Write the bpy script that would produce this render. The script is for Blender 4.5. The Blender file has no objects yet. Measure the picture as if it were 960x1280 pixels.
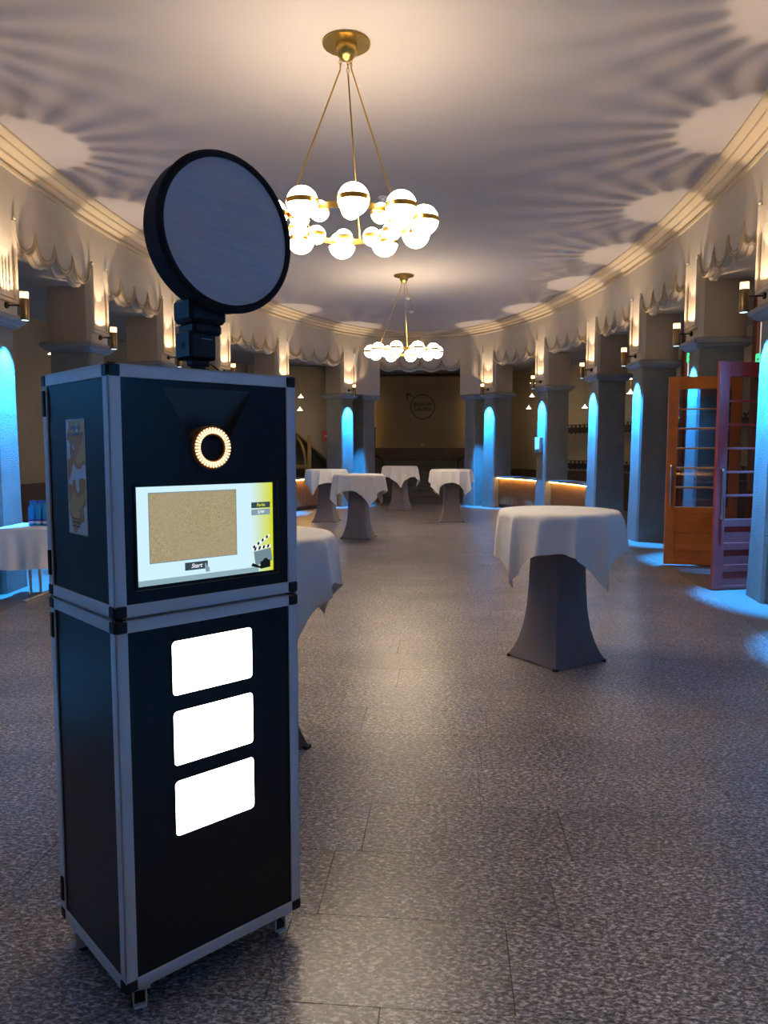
import bpy, bmesh, math, random
from mathutils import Vector, Matrix
random.seed(7)
PI = math.pi
scn = bpy.context.scene
C = scn.collection

# ------------------------------------------------------------------ camera, world, exposure
CAM_H = 1.55
FPX = 935.0
PITCH = math.atan(80.0 / FPX)
cam_d = bpy.data.cameras.new('camera')
cam = bpy.data.objects.new('camera', cam_d)
C.objects.link(cam)
cam.location = (0, 0, CAM_H)
cam.rotation_euler = (PI / 2 - PITCH, 0, 0)
cam_d.sensor_fit = 'VERTICAL'
cam_d.sensor_height = 36.0
cam_d.lens = FPX / 1280.0 * 36.0
cam_d.clip_start = 0.05
scn.camera = cam

world = bpy.data.worlds.new('world')
scn.world = world
world.use_nodes = True
world.node_tree.nodes['Background'].inputs[0].default_value = (0.5, 0.45, 0.42, 1)
world.node_tree.nodes['Background'].inputs[1].default_value = 0.02

scn.view_settings.view_transform = 'Standard'
scn.view_settings.look = 'None'
scn.view_settings.gamma = 1.0
scn.view_settings.use_curve_mapping = False
scn.view_settings.exposure = 0.78

# strengths of the lamps that the hall has (used by the lamp builders below)
SCONCE_UP = 56.0        # warm light out of the top of each wall sconce
SCONCE_UP_COL = (1.0, 0.76, 0.50)
SCONCE_DOWN = 1400.0      # blue light out of the bottom of each wall sconce
SCONCE_DOWN_COL = (0.02, 0.33, 1.0)
GLOBE_EMIT = 16.5        # glass globes of the chandeliers
GLOBE_COL = (1.0, 0.80, 0.55)
PENDANT_W = 2.5
LED_EMIT = 40.0
PANEL_EMIT = 4.0

# ------------------------------------------------------------------ materials
MATS = {}
def nodes_of(m):
    m.use_nodes = True
    nt = m.node_tree
    return nt, nt.nodes, nt.links, nt.nodes['Principled BSDF']

def pmat(name, col, rough=0.6, metal=0.0, emit=None, estr=0.0, noise=None, bump=None, trans=0.0, ior=1.45, spec=None, sheen=0.0):
    """noise = (scale, amount) colour mottling, bump = (scale, strength)"""
    m = bpy.data.materials.new(name)
    nt, N, L, b = nodes_of(m)
    b.inputs['Base Color'].default_value = (*col, 1)
    b.inputs['Roughness'].default_value = rough
    b.inputs['Metallic'].default_value = metal
    b.inputs['Transmission Weight'].default_value = trans
    b.inputs['IOR'].default_value = ior
    if spec is not None: b.inputs['Specular IOR Level'].default_value = spec
    if sheen: b.inputs['Sheen Weight'].default_value = sheen
    if emit:
        b.inputs['Emission Color'].default_value = (*emit, 1)
        b.inputs['Emission Strength'].default_value = estr
    if noise or bump:
        tc = N.new('ShaderNodeNewGeometry')
    if noise:
        n = N.new('ShaderNodeTexNoise'); n.inputs['Scale'].default_value = noise[0]; n.inputs['Detail'].default_value = 4
        L.new(tc.outputs['Position'], n.inputs['Vector'])
        r = N.new('ShaderNodeMapRange'); r.inputs[1].default_value = 0.3; r.inputs[2].default_value = 0.7
        r.inputs[3].default_value = 1 - noise[1]; r.inputs[4].default_value = 1 + noise[1]
        L.new(n.outputs['Fac'], r.inputs[0])
        mx = N.new('ShaderNodeVectorMath'); mx.operation = 'SCALE'
        mx.inputs[0].default_value = col
        L.new(r.outputs[0], mx.inputs['Scale'])
        L.new(mx.outputs[0], b.inputs['Base Color'])
    if bump:
        n2 = N.new('ShaderNodeTexNoise'); n2.inputs['Scale'].default_value = bump[0]; n2.inputs['Detail'].default_value = 5
        L.new(tc.outputs['Position'], n2.inputs['Vector'])
        bp = N.new('ShaderNodeBump'); bp.inputs['Strength'].default_value = bump[1]; bp.inputs['Distance'].default_value = 0.02
        L.new(n2.outputs['Fac'], bp.inputs['Height']); L.new(bp.outputs[0], b.inputs['Normal'])
    MATS[name] = m
    return m

pmat('plaster', (0.50, 0.44, 0.37), 0.8, noise=(1.5, 0.05), bump=(120, 0.05))
pmat('ceiling_paint', (0.41, 0.375, 0.365), 0.85, noise=(0.6, 0.04))
pmat('bead_shaded', (0.36, 0.28, 0.18), 0.6)  # gold-toned beading, darkened to paint in the shading along the mouldings
pmat('moulding', (0.50, 0.41, 0.29), 0.6)
pmat('pier_paint', (0.36, 0.29, 0.22), 0.8, noise=(3, 0.06))
pmat('column_stone', (0.18, 0.18, 0.17), 0.8, noise=(4, 0.12), bump=(80, 0.8))
pmat('capital_stone', (0.22, 0.22, 0.23), 0.42, noise=(5, 0.08), bump=(50, 0.1))
pmat('outer_plaster', (0.38, 0.30, 0.19), 0.8, noise=(0.9, 0.10))
pmat('wainscot', (0.10, 0.06, 0.035), 0.5, noise=(6, 0.2))
pmat('amb_ceiling', (0.40, 0.36, 0.32), 0.85)
pmat('amb_floor', (0.20, 0.185, 0.165), 0.45, noise=(4, 0.10), bump=(60, 0.06))
pmat('grout', (0.06, 0.055, 0.05), 0.9)
pmat('brass', (0.55, 0.36, 0.10), 0.28, 1.0)
pmat('bronze', (0.26, 0.17, 0.08), 0.35, 1.0)
pmat('iron', (0.03, 0.025, 0.02), 0.45, 0.8)
pmat('globe', (0.95, 0.92, 0.85), 0.25, emit=GLOBE_COL, estr=GLOBE_EMIT)
pmat('crown_glass', (0.9, 0.8, 0.6), 0.3, emit=(1.0, 0.66, 0.30), estr=1.3)
pmat('blue_lens', (0.8, 0.9, 1.0), 0.3, emit=(0.45, 0.75, 1.0), estr=3.0)
pmat('cloth', (0.88, 0.87, 0.86), 0.85, sheen=0.2, bump=(300, 0.05))
pmat('spandex', (0.165, 0.14, 0.15), 0.75, sheen=0.3)
pmat('alu', (0.86, 0.87, 0.90), 0.42, 0.12, bump=(200, 0.03))
pmat('zinc', (0.72, 0.74, 0.78), 0.3, 0.35)
pmat('chrome', (0.75, 0.76, 0.78), 0.15, 1.0)
pmat('laminate', (0.010, 0.011, 0.013), 0.36, noise=(300, 0.2), bump=(350, 0.04))
pmat('recess', (0.07, 0.07, 0.075), 0.42)
pmat('black_plastic', (0.008, 0.008, 0.010), 0.45)
pmat('rubber', (0.012, 0.012, 0.012), 0.7)
pmat('soft_black', (0.008, 0.008, 0.010), 0.9)
pmat('lens_glass', (0.004, 0.004, 0.006), 0.08)
pmat('led_ring', (1, 0.8, 0.55), 0.4, emit=(1.0, 0.62, 0.30), estr=1.5)
pmat('ring_base', (0.35, 0.16, 0.06), 0.5)
pmat('panel_light', (1, 1, 1), 0.4, emit=(1.0, 0.98, 0.97), estr=PANEL_EMIT)
pmat('white_paint', (0.75, 0.73, 0.70), 0.6)
pmat('grey_metal', (0.35, 0.35, 0.37), 0.4, 0.7)
pmat('led_warm', (1, 0.8, 0.4), 0.4, emit=(1.0, 0.55, 0.14), estr=LED_EMIT)
pmat('led_cove', (1, 0.8, 0.4), 0.4, emit=(1.0, 0.62, 0.22), estr=5.0)
pmat('counter_top', (0.12, 0.12, 0.13), 0.3)
pmat('counter_wood', (0.22, 0.12, 0.06), 0.5)
pmat('rack_wood', (0.030, 0.018, 0.012), 0.5)
pmat('door_wood', (0.56, 0.17, 0.03), 0.32, noise=(5, 0.15))
pmat('door_wood_lit_red', (0.42, 0.06, 0.055), 0.30, noise=(5, 0.15))  # same wood as the other leaf, with the coloured light's tint painted in
pmat('frame_wood', (0.20, 0.05, 0.018), 0.4, noise=(5, 0.15))
pmat('ochre_wood', (0.30, 0.19, 0.06), 0.5)
pmat('stair_stone', (0.10, 0.088, 0.075), 0.6, noise=(8, 0.15))
pmat('logo_paint', (0.055, 0.035, 0.018), 0.7)
pmat('red_box', (0.42, 0.02, 0.015), 0.4)
pmat('green_sign', (0.02, 0.5, 0.16), 0.4, emit=(0.05, 0.8, 0.3), estr=0.8)
pmat('frosted_pane', (0.8, 0.77, 0.72), 0.5, emit=(1.0, 0.86, 0.74), estr=0.35)  # faint emission stands in for the vestibule light behind the panes
pmat('bottle_blue', (0.03, 0.42, 0.90), 0.15, trans=0.35, ior=1.33)
pmat('bottle_cap', (0.01, 0.10, 0.55), 0.4)
pmat('bottle_label', (0.55, 0.62, 0.75), 0.5)
pmat('bottle_label_dark', (0.02, 0.05, 0.35), 0.5)
pmat('lamp_shade', (0.9, 0.85, 0.75), 0.5, emit=(1.0, 0.86, 0.66), estr=1.6)

def glass_mat():
    m = bpy.data.materials.new('pane_glass')
    nt, N, L, b = nodes_of(m)
    b.inputs['Base Color'].default_value = (0.75, 0.72, 0.78, 1)
    b.inputs['Roughness'].default_value = 0.03
    tr = N.new('ShaderNodeBsdfTransparent'); tr.inputs[0].default_value = (0.80, 0.78, 0.82, 1)
    gl = N.new('ShaderNodeBsdfGlossy'); gl.inputs['Roughness'].default_value = 0.03
    mx = N.new('ShaderNodeMixShader'); mx.inputs[0].default_value = 0.14
    L.new(tr.outputs[0], mx.inputs[1]); L.new(gl.outputs[0], mx.inputs[2])
    L.new(mx.outputs[0], N['Material Output'].inputs[0])
    MATS['pane_glass'] = m
glass_mat()

def sleeve_mat():
    m = bpy.data.materials.new('sleeve_glass')
    nt, N, L, b = nodes_of(m)
    tr = N.new('ShaderNodeBsdfTransparent'); tr.inputs[0].default_value = (0.62, 0.56, 0.50, 1)
    df = N.new('ShaderNodeEmission'); df.inputs[0].default_value = (1.0, 0.66, 0.30, 1); df.inputs[1].default_value = 1.0
    mx = N.new('ShaderNodeMixShader'); mx.inputs[0].default_value = 0.25
    L.new(tr.outputs[0], mx.inputs[1]); L.new(df.outputs[0], mx.inputs[2])
    L.new(mx.outputs[0], N['Material Output'].inputs[0])
    MATS['sleeve_glass'] = m
sleeve_mat()

def granite():
    m = bpy.data.materials.new('granite')
    nt, N, L, b = nodes_of(m)
    g = N.new('ShaderNodeNewGeometry')
    oi = N.new('ShaderNodeObjectInfo')
    mp = N.new('ShaderNodeMapping'); mp.inputs['Scale'].default_value = (1.0, 1.9, 1.0); mp.inputs['Rotation'].default_value = (0, 0, 0.5)
    L.new(g.outputs['Position'], mp.inputs['Vector'])
    n1 = N.new('ShaderNodeTexNoise'); n1.inputs['Scale'].default_value = 52; n1.inputs['Detail'].default_value = 3; n1.inputs['Roughness'].default_value = 0.7; n1.inputs['Distortion'].default_value = 0.6
    L.new(mp.outputs[0], n1.inputs['Vector'])
    r1 = N.new('ShaderNodeValToRGB')
    e = r1.color_ramp.elements
    e[0].position = 0.36; e[0].color = (0.050, 0.045, 0.044, 1)
    e[1].position = 0.68; e[1].color = (0.80, 0.72, 0.68, 1)
    k = e.new(0.50); k.color = (0.19, 0.168, 0.162, 1)
    L.new(n1.outputs['Fac'], r1.inputs[0])
    n2 = N.new('ShaderNodeTexNoise'); n2.inputs['Scale'].default_value = 1.6; n2.inputs['Detail'].default_value = 3
    L.new(g.outputs['Position'], n2.inputs['Vector'])
    r2 = N.new('ShaderNodeMapRange'); r2.inputs[1].default_value = 0.3; r2.inputs[2].default_value = 0.7; r2.inputs[3].default_value = 0.82; r2.inputs[4].default_value = 1.18
    L.new(n2.outputs['Fac'], r2.inputs[0])
    r3 = N.new('ShaderNodeMapRange'); r3.inputs[3].default_value = 0.90; r3.inputs[4].default_value = 1.10
    L.new(oi.outputs['Random'], r3.inputs[0])
    mu = N.new('ShaderNodeMath'); mu.operation = 'MULTIPLY'
    L.new(r2.outputs[0], mu.inputs[0]); L.new(r3.outputs[0], mu.inputs[1])
    sc = N.new('ShaderNodeVectorMath'); sc.operation = 'SCALE'
    L.new(r1.outputs[0], sc.inputs[0]); L.new(mu.outputs[0], sc.inputs['Scale'])
    L.new(sc.outputs[0], b.inputs['Base Color'])
    rr = N.new('ShaderNodeMapRange'); rr.inputs[3].default_value = 0.26; rr.inputs[4].default_value = 0.40
    L.new(n1.outputs['Fac'], rr.inputs[0]); L.new(rr.outputs[0], b.inputs['Roughness'])
    bp = N.new('ShaderNodeBump'); bp.inputs['Strength'].default_value = 0.10; bp.inputs['Distance'].default_value = 0.004
    L.new(n1.outputs['Fac'], bp.inputs['Height']); L.new(bp.outputs[0], b.inputs['Normal'])
    MATS['granite'] = m
granite()

def screen_mats():
    # screen background: pale blue fading to yellow at its right edge (object coordinates in the booth frame)
    m = bpy.data.materials.new('screen_glow')
    nt, N, L, b = nodes_of(m)
    tc = N.new('ShaderNodeTexCoord'); sp = N.new('ShaderNodeSeparateXYZ')
    L.new(tc.outputs['Object'], sp.inputs[0])
    r = N.new('ShaderNodeMapRange'); r.inputs[1].default_value = 0.415; r.inputs[2].default_value = 0.492
    L.new(sp.outputs['X'], r.inputs[0])
    cr = N.new('ShaderNodeValToRGB'); e = cr.color_ramp.elements
    e[0].color = (0.60, 0.84, 0.95, 1); e[1].color = (0.62, 0.66, 0.0, 1)
    k = e.new(0.55); k.color = (0.62, 0.72, 0.30, 1)
    L.new(r.outputs[0], cr.inputs[0])
    b.inputs['Base Color'].default_value = (0.01, 0.01, 0.01, 1)
    b.inputs['Roughness'].default_value = 0.15
    L.new(cr.outputs[0], b.inputs['Emission Color']); b.inputs['Emission Strength'].default_value = 0.62
    MATS['screen_glow'] = m
    m = bpy.data.materials.new('screen_picture')
    nt, N, L, b = nodes_of(m)
    tc = N.new('ShaderNodeTexCoord')
    n = N.new('ShaderNodeTexNoise'); n.inputs['Scale'].default_value = 420; n.inputs['Detail'].default_value = 2
    L.new(tc.outputs['Object'], n.inputs['Vector'])
    n2 = N.new('ShaderNodeTexNoise'); n2.inputs['Scale'].default_value = 9
    L.new(tc.outputs['Object'], n2.inputs['Vector'])
    cr = N.new('ShaderNodeValToRGB'); e = cr.color_ramp.elements
    e[0].position = 0.33; e[0].color = (0.20, 0.15, 0.06, 1); e[1].position = 0.72; e[1].color = (0.58, 0.48, 0.26, 1)
    L.new(n.outputs['Fac'], cr.inputs[0])
    mx = N.new('ShaderNodeMix'); mx.data_type = 'RGBA'; mx.inputs[7].default_value = (0.36, 0.30, 0.20, 1)
    L.new(n2.outputs['Fac'], mx.inputs[0]); L.new(cr.outputs[0], mx.inputs[6])
    b.inputs['Base Color'].default_value = (0.01, 0.01, 0.01, 1)
    b.inputs['Roughness'].default_value = 0.15
    L.new(mx.outputs[2], b.inputs['Emission Color']); b.inputs['Emission Strength'].default_value = 0.62
    MATS['screen_picture'] = m
    def flat(name, c, s=0.62):
        pmat(name, (0.01, 0.01, 0.01), 0.2, emit=c, estr=s)
    flat('scr_dark', (0.035, 0.06, 0.08)); flat('scr_grey', (0.22, 0.32, 0.38)); flat('scr_white', (0.85, 0.92, 0.95))
    flat('scr_yellow', (0.7, 0.72, 0.0)); flat('scr_shelf', (0.26, 0.40, 0.46)); flat('scr_black', (0.006, 0.008, 0.012)); flat('scr_slate', (0.16, 0.24, 0.28))
screen_mats()

def sticker_mat():
    m = bpy.data.materials.new('sticker_print')
    nt, N, L, b = nodes_of(m)
    tc = N.new('ShaderNodeTexCoord')
    n = N.new('ShaderNodeTexNoise'); n.inputs['Scale'].default_value = 14; n.inputs['Detail'].default_value = 1
    L.new(tc.outputs['Object'], n.inputs['Vector'])
    cr = N.new('ShaderNodeValToRGB'); cr.color_ramp.interpolation = 'CONSTANT'
    e = cr.color_ramp.elements
    e[0].position = 0.0; e[0].color = (0.85, 0.83, 0.86, 1)
    e[1].position = 0.58; e[1].color = (0.90, 0.46, 0.12, 1)
    k = e.new(0.43); k.color = (0.75, 0.28, 0.08, 1)
    L.new(n.outputs['Fac'], cr.inputs[0])
    L.new(cr.outputs[0], b.inputs['Base Color']); b.inputs['Roughness'].default_value = 0.35
    MATS['sticker_print'] = m
sticker_mat()

def softbox_fabric():
    m = pmat('diffuser_fabric', (0.58, 0.58, 0.63), 0.85)
    nt = m.node_tree; N = nt.nodes; L = nt.links; b = N['Principled BSDF']
    g = N.new('ShaderNodeNewGeometry')
    mp = N.new('ShaderNodeMapping'); mp.inputs['Rotation'].default_value = (0.3, 0.9, 0.4); mp.inputs['Scale'].default_value = (2, 2, 12)
    L.new(g.outputs['Position'], mp.inputs['Vector'])
    n = N.new('ShaderNodeTexNoise'); n.inputs['Scale'].default_value = 2.2; n.inputs['Detail'].default_value = 3
    L.new(mp.outputs[0], n.inputs['Vector'])
    bp = N.new('ShaderNodeBump'); bp.inputs['Strength'].default_value = 0.5; bp.inputs['Distance'].default_value = 0.02
    L.new(n.outputs['Fac'], bp.inputs['Height']); L.new(bp.outputs[0], b.inputs['Normal'])
softbox_fabric()

# ------------------------------------------------------------------ mesh helpers
class MB:
    def __init__(self): self.v = []; self.f = []; self.mi = []; self.cur = 0
    def add(self, vs, fs):
        o = len(self.v); self.v += [tuple(p) for p in vs]
        for f in fs: self.f.append(tuple(i + o for i in f)); self.mi.append(self.cur)
        return self
    def box(self, x0, x1, y0, y1, z0, z1, bev=0.0, M=None):
        if bev <= 0:
            vs = [(x0,y0,z0),(x1,y0,z0),(x1,y1,z0),(x0,y1,z0),(x0,y0,z1),(x1,y0,z1),(x1,y1,z1),(x0,y1,z1)]
            fs = [(0,3,2,1),(4,5,6,7),(0,1,5,4),(1,2,6,5),(2,3,7,6),(3,0,4,7)]
        else:
            bm = bmesh.new(); bmesh.ops.create_cube(bm, size=1)
            for v in bm.verts:
                v.co = Vector(((x0+x1)/2 + v.co.x*(x1-x0), (y0+y1)/2 + v.co.y*(y1-y0), (z0+z1)/2 + v.co.z*(z1-z0)))
            bmesh.ops.bevel(bm, geom=list(bm.edges), offset=bev, segments=1, affect='EDGES', profile=0.5)
            bm.verts.index_update()
            vs = [tuple(v.co) for v in bm.verts]; fs = [tuple(v.index for v in f.verts) for f in bm.faces]; bm.free()
        if M is not None: vs = [tuple(M @ Vector(p)) for p in vs]
        return self.add(vs, fs)
    def lathe(self, prof, n=24, cx=0, cy=0, M=None, close=False):
        vs = []; fs = []
        for r, z in prof:
            for i in range(n):
                a = 2*PI*i/n; vs.append((cx + r*math.cos(a), cy + r*math.sin(a), z))
        k = len(prof)
        for j in range(k-1):
            for i in range(n):
                i2 = (i+1) % n
                fs.append((j*n+i, j*n+i2, (j+1)*n+i2, (j+1)*n+i))
        if close:
            fs.append(tuple(range(n))[::-1]); fs.append(tuple((k-1)*n+i for i in range(n)))
        if M is not None: vs = [tuple(M @ Vector(p)) for p in vs]
        return self.add(vs, fs)
    def tube(self, pts, r, n=8, cap=True):
        pts = [Vector(p) for p in pts]; vs = []; fs = []
        up = Vector((0, 0, 1))
        prev = None
        for i, p in enumerate(pts):
            t = (pts[min(i+1, len(pts)-1)] - pts[max(i-1, 0)]).normalized()
            a = t.cross(prev if prev is not None else (up if abs(t.z) < 0.95 else Vector((1, 0, 0))))
            if prev is not None:
                a = prev - t * prev.dot(t)
            a.normalize(); b = t.cross(a); prev = a
            for k in range(n):
                q = 2*PI*k/n; vs.append(p + (a*math.cos(q) + b*math.sin(q)) * r)
        m = len(pts)
        for j in range(m-1):
            for k in range(n):
                k2 = (k+1) % n
                fs.append((j*n+k, j*n+k2, (j+1)*n+k2, (j+1)*n+k))
        if cap:
            fs.append(tuple(range(n))[::-1]); fs.append(tuple((m-1)*n+k for k in range(n)))
        return self.add(vs, fs)
    def sphere(self, c, r, n=24, m=14):
        prof = []
        vs = [(c[0], c[1], c[2]-r)]; fs = []
        for j in range(1, m):
            a = -PI/2 + PI*j/m
            for i in range(n):
                q = 2*PI*i/n
                vs.append((c[0]+r*math.cos(a)*math.cos(q), c[1]+r*math.cos(a)*math.sin(q), c[2]+r*math.sin(a)))
        vs.append((c[0], c[1], c[2]+r))
        for i in range(n): fs.append((0, 1+(i+1) % n, 1+i))
        for j in range(m-2):
            for i in range(n):
                i2 = (i+1) % n
                fs.append((1+j*n+i, 1+j*n+i2, 1+(j+1)*n+i2, 1+(j+1)*n+i))
        t = len(vs)-1
        for i in range(n): fs.append((1+(m-2)*n+i, 1+(m-2)*n+(i+1) % n, t))
        return self.add(vs, fs)
    def prism(self, poly, axis, d0, d1):
        """extrude 2-D polygon; axis 'y': poly (x,z); 'z': poly (x,y); 'x': poly (y,z)"""
        n = len(poly)
        def P(p, d):
            return {'y': (p[0], d, p[1]), 'z': (p[0], p[1], d), 'x': (d, p[0], p[1])}[axis]
        vs = [P(p, d0) for p in poly] + [P(p, d1) for p in poly]
        fs = [tuple(range(n)), tuple(range(2*n-1, n-1, -1))]
        for i in range(n):
            j = (i+1) % n; fs.append((i, i+n, j+n, j))
        return self.add(vs, fs)
    def mesh(self, name, mats, smooth=False, fix=True):
        me = bpy.data.meshes.new(name)
        me.from_pydata(self.v, [], self.f)
        if fix:
            bm = bmesh.new(); bm.from_mesh(me)
            bmesh.ops.recalc_face_normals(bm, faces=list(bm.faces)); bm.to_mesh(me); bm.free()
        if isinstance(mats, str): mats = [mats]
        for m in mats: me.materials.append(MATS[m])
        for p, i in zip(me.polygons, self.mi): p.material_index = i
        if smooth:
            for p in me.polygons: p.use_smooth = True
            try: me.set_sharp_from_angle(angle=math.radians(38))
            except Exception: pass
        me.update()
        return me
    def build(self, name, mats, parent=None, smooth=False, fix=True):
        return link(name, self.mesh(name, mats, smooth, fix), parent)

def link(name, me, parent=None):
    o = bpy.data.objects.new(name, me); C.objects.link(o)
    if parent is not None: o.parent = parent
    return o
def tag(o, label, cat, group=None):
    o['label'] = label; o['category'] = cat
    if group: o['group'] = group
    return o
def thing(name, label, cat, loc=(0, 0, 0), rz=0.0, group=None):
    o = bpy.data.objects.new(name, None); C.objects.link(o); o.empty_display_size = 0.1
    o.location = loc; o.rotation_euler = (0, 0, rz)
    return tag(o, label, cat, group)
def struct(o):
    o['kind'] = 'structure'; return o
def copy_tree(o, parent=None):
    c = o.copy(); C.objects.link(c)
    if parent is not None: c.parent = parent
    for ch in list(o.children): copy_tree(ch, c)
    return c
def lamp(name, kind, energy, col, loc, parent=None, radius=0.02, **kw):
    d = bpy.data.lights.new(name, kind); d.energy = energy; d.color = col
    if kind in ('POINT', 'SPOT'): d.shadow_soft_size = radius
    for k, v in kw.items(): setattr(d, k, v)
    o = bpy.data.objects.new(name, d); C.objects.link(o); o.location = loc
    if parent is not None: o.parent = parent
    return o
def text_mesh(txt, size, shear=0.0, depth=0.0005):
    cu = bpy.data.curves.new('t', 'FONT'); cu.body = txt; cu.size = size; cu.align_x = 'CENTER'; cu.align_y = 'CENTER'
    cu.shear = shear; cu.extrude = depth; cu.offset = size * 0.012
    o = bpy.data.objects.new('t', cu); C.objects.link(o)
    bpy.context.view_layer.update()
    me = bpy.data.meshes.new_from_object(o.evaluated_get(bpy.context.evaluated_depsgraph_get()))
    bpy.data.objects.remove(o); bpy.data.curves.remove(cu)
    me.materials.clear()
    return me
# pixel (960x1280 frame) -> world, used only to read positions off the photograph
ct, st_ = math.cos(PITCH), math.sin(PITCH)
def ray(x, y):
    a = (x-480)/FPX; b = (640-y)/FPX
    return Vector((a, ct+b*st_, -st_+b*ct))
def atz(x, y, z):
    r = ray(x, y); t = (z-CAM_H)/r.z; return Vector((r.x*t, r.y*t, z))
def aty(x, y, Y):
    r = ray(x, y); t = Y/r.y; return Vector((r.x*t, Y, CAM_H+r.z*t))

# ------------------------------------------------------------------ the oval of the hall
AX = 0.0853
U = Vector((math.sin(AX), math.cos(AX), 0)); V = Vector((math.cos(AX), -math.sin(AX), 0))
ORG = Vector((0, 9.2, 0))
SC, EA, EB = 0.9, 10.9, 4.0
CEIL = 4.70
def W(s, w, z=0.0):
    p = ORG + U*s + V*w; return Vector((p.x, p.y, z))
HALL_RZ = -AX
NT = 6000
tab = []
acc = 0.0; prev = None
for i in range(NT+1):
    t = -PI/2 + 2*PI*i/NT
    p = W(SC+EA*math.sin(t), EB*math.cos(t))
    if prev is not None: acc += (p-prev).length
    tab.append((acc, t)); prev = p
LTOT = acc
import bisect
keys = [q[0] for q in tab]
def tL(L):
    L = L % LTOT
    i = min(max(bisect.bisect_right(keys, L)-1, 0), NT-1)
    a, b = tab[i], tab[i+1]
    return a[1] + (b[1]-a[1])*(L-a[0])/max(b[0]-a[0], 1e-9)
def frame(L, off=0.0):
    """point on the oval moved outward by off, tangent, outward normal"""
    t = tL(L)
    p = W(SC+EA*math.sin(t), EB*math.cos(t))
    tg = (U*(EA*math.cos(t)) - V*(EB*math.sin(t))).normalized()
    n = Vector((tg.y, -tg.x, 0))
    return p + n*off, tg, n
def Ls(s, side):
    q = math.asin(max(-1, min(1, (s-SC)/EA)))
    t = q if side > 0 else PI-q
    k = (t+PI/2)/(2*PI)*NT
    i = min(int(k), NT-1)
    return tab[i][0] + (tab[i+1][0]-tab[i][0])*(k-i)
def Lw(w, far=True):
    q = math.acos(w/EB) if w >= 0 else math.acos(w/EB)
    t = q if far else -q            # far: t in (0, pi); near: t in (-pi, 0)
    if t < -PI/2: t += 2*PI
    k = (t+PI/2)/(2*PI)*NT
    i = min(int(k), NT-1)
    return tab[i][0] + (tab[i+1][0]-tab[i][0])*(k-i)
R_S = [-8.35, -5.9, -3.5, -1.27, 1.24, 3.69, 5.87, 8.43, 10.62]
L_S = [-8.35, -6.1, -3.75, -1.44, 0.91, 3.20, 5.45, 8.02, 10.58]
COL_R = [Ls(s, 1) for s in R_S]
COL_L = [Ls(s, -1) for s in L_S]
HALF = 0.24
OPEN_W = 1.09

# ------------------------------------------------------------------ frieze with scalloped lower edge
Z_CAP = 2.98
SC_LOW, SC_RISE = 3.69, 0.27
def edge_profile(dz=0.0):
    out = []
    def scallops(a, b, n):
        for k in range(n):
            for j in range(13):
                u = -1 + 2*j/12
                L = a + (b-a)*(k + (u+1)/2)/n
                out.append((L, SC_LOW + dz + SC_RISE*(1-math.sqrt(max(0, 1-u*u*0.985)))))
    def solid(a, b):
        n = max(2, int((b-a)/0.12)+1)
        for j in range(n): out.append((a + (b-a)*j/(n-1), Z_CAP))
    cols = COL_R[:] + COL_L[::-1]
    farA, farB = Lw(OPEN_W, True), Lw(-OPEN_W, True)
    nearB, nearA = Lw(OPEN_W, False), Lw(-OPEN_W, False)
    # start at the near end, right side
    solid(nearB, COL_R[0]+HALF)
    for a, b in zip(COL_R[:-1], COL_R[1:]):
        scallops(a+HALF, b-HALF, 4); 
        if b is not COL_R[-1]: solid(b-HALF, b+HALF)
    solid(COL_R[-1]-HALF, farA)
    scallops(farA, farB, 4)
    LL = COL_L[::-1]
    solid(farB, LL[0]+HALF)
    for a, b in zip(LL[:-1], LL[1:]):
        scallops(a+HALF, b-HALF, 4)
        if b is not LL[-1]: solid(b-HALF, b+HALF)
    solid(LL[-1]-HALF, nearA)
    scallops(nearA, nearB+LTOT, 4)
    return out
def frieze(name, mat, off, th, dz, ztop):
    prof = edge_profile(dz)
    mb = MB(); n = len(prof)
    vs = []
    for L, z in prof:
        p0, _, nn = frame(L, off); p1 = p0 + nn*th
        vs += [(p0.x, p0.y, z), (p0.x, p0.y, ztop), (p1.x, p1.y, z), (p1.x, p1.y, ztop)]
    fs = []
    for i in range(n):
        j = (i+1) % n; a, b = 4*i, 4*j
        fs += [(a, b, b+1, a+1), (a+2, a+3, b+3, b+2), (a, a+2, b+2, b), (a+1, b+1, b+3, a+3)]
    mb.add(vs, fs)
    return struct(mb.build(name, mat, fix=False))
frieze('wall_frieze', 'plaster', 0.0, 0.07, 0.0, 4.66)

def ring_strip(name, mat, offs_z, n=240, closed=True, skip=None):
    """sweep a profile [(offset, z)...] around the oval"""
    mb = MB(); m = len(offs_z); vs = []; fs = []
    for i in range(n):
        L = LTOT*i/n
        for o, z in offs_z:
            p, _, _ = frame(L, o); vs.append((p.x, p.y, z))
    for i in range(n):
        j = (i+1) % n
        if skip and (skip(LTOT*i/n) or skip(LTOT*j/n)): continue
        for k in range(m-1):
            fs.append((i*m+k, j*m+k, j*m+k+1, i*m+k+1))
    mb.add(vs, fs)
    return struct(mb.build(name, mat, fix=False, smooth=True))
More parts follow.
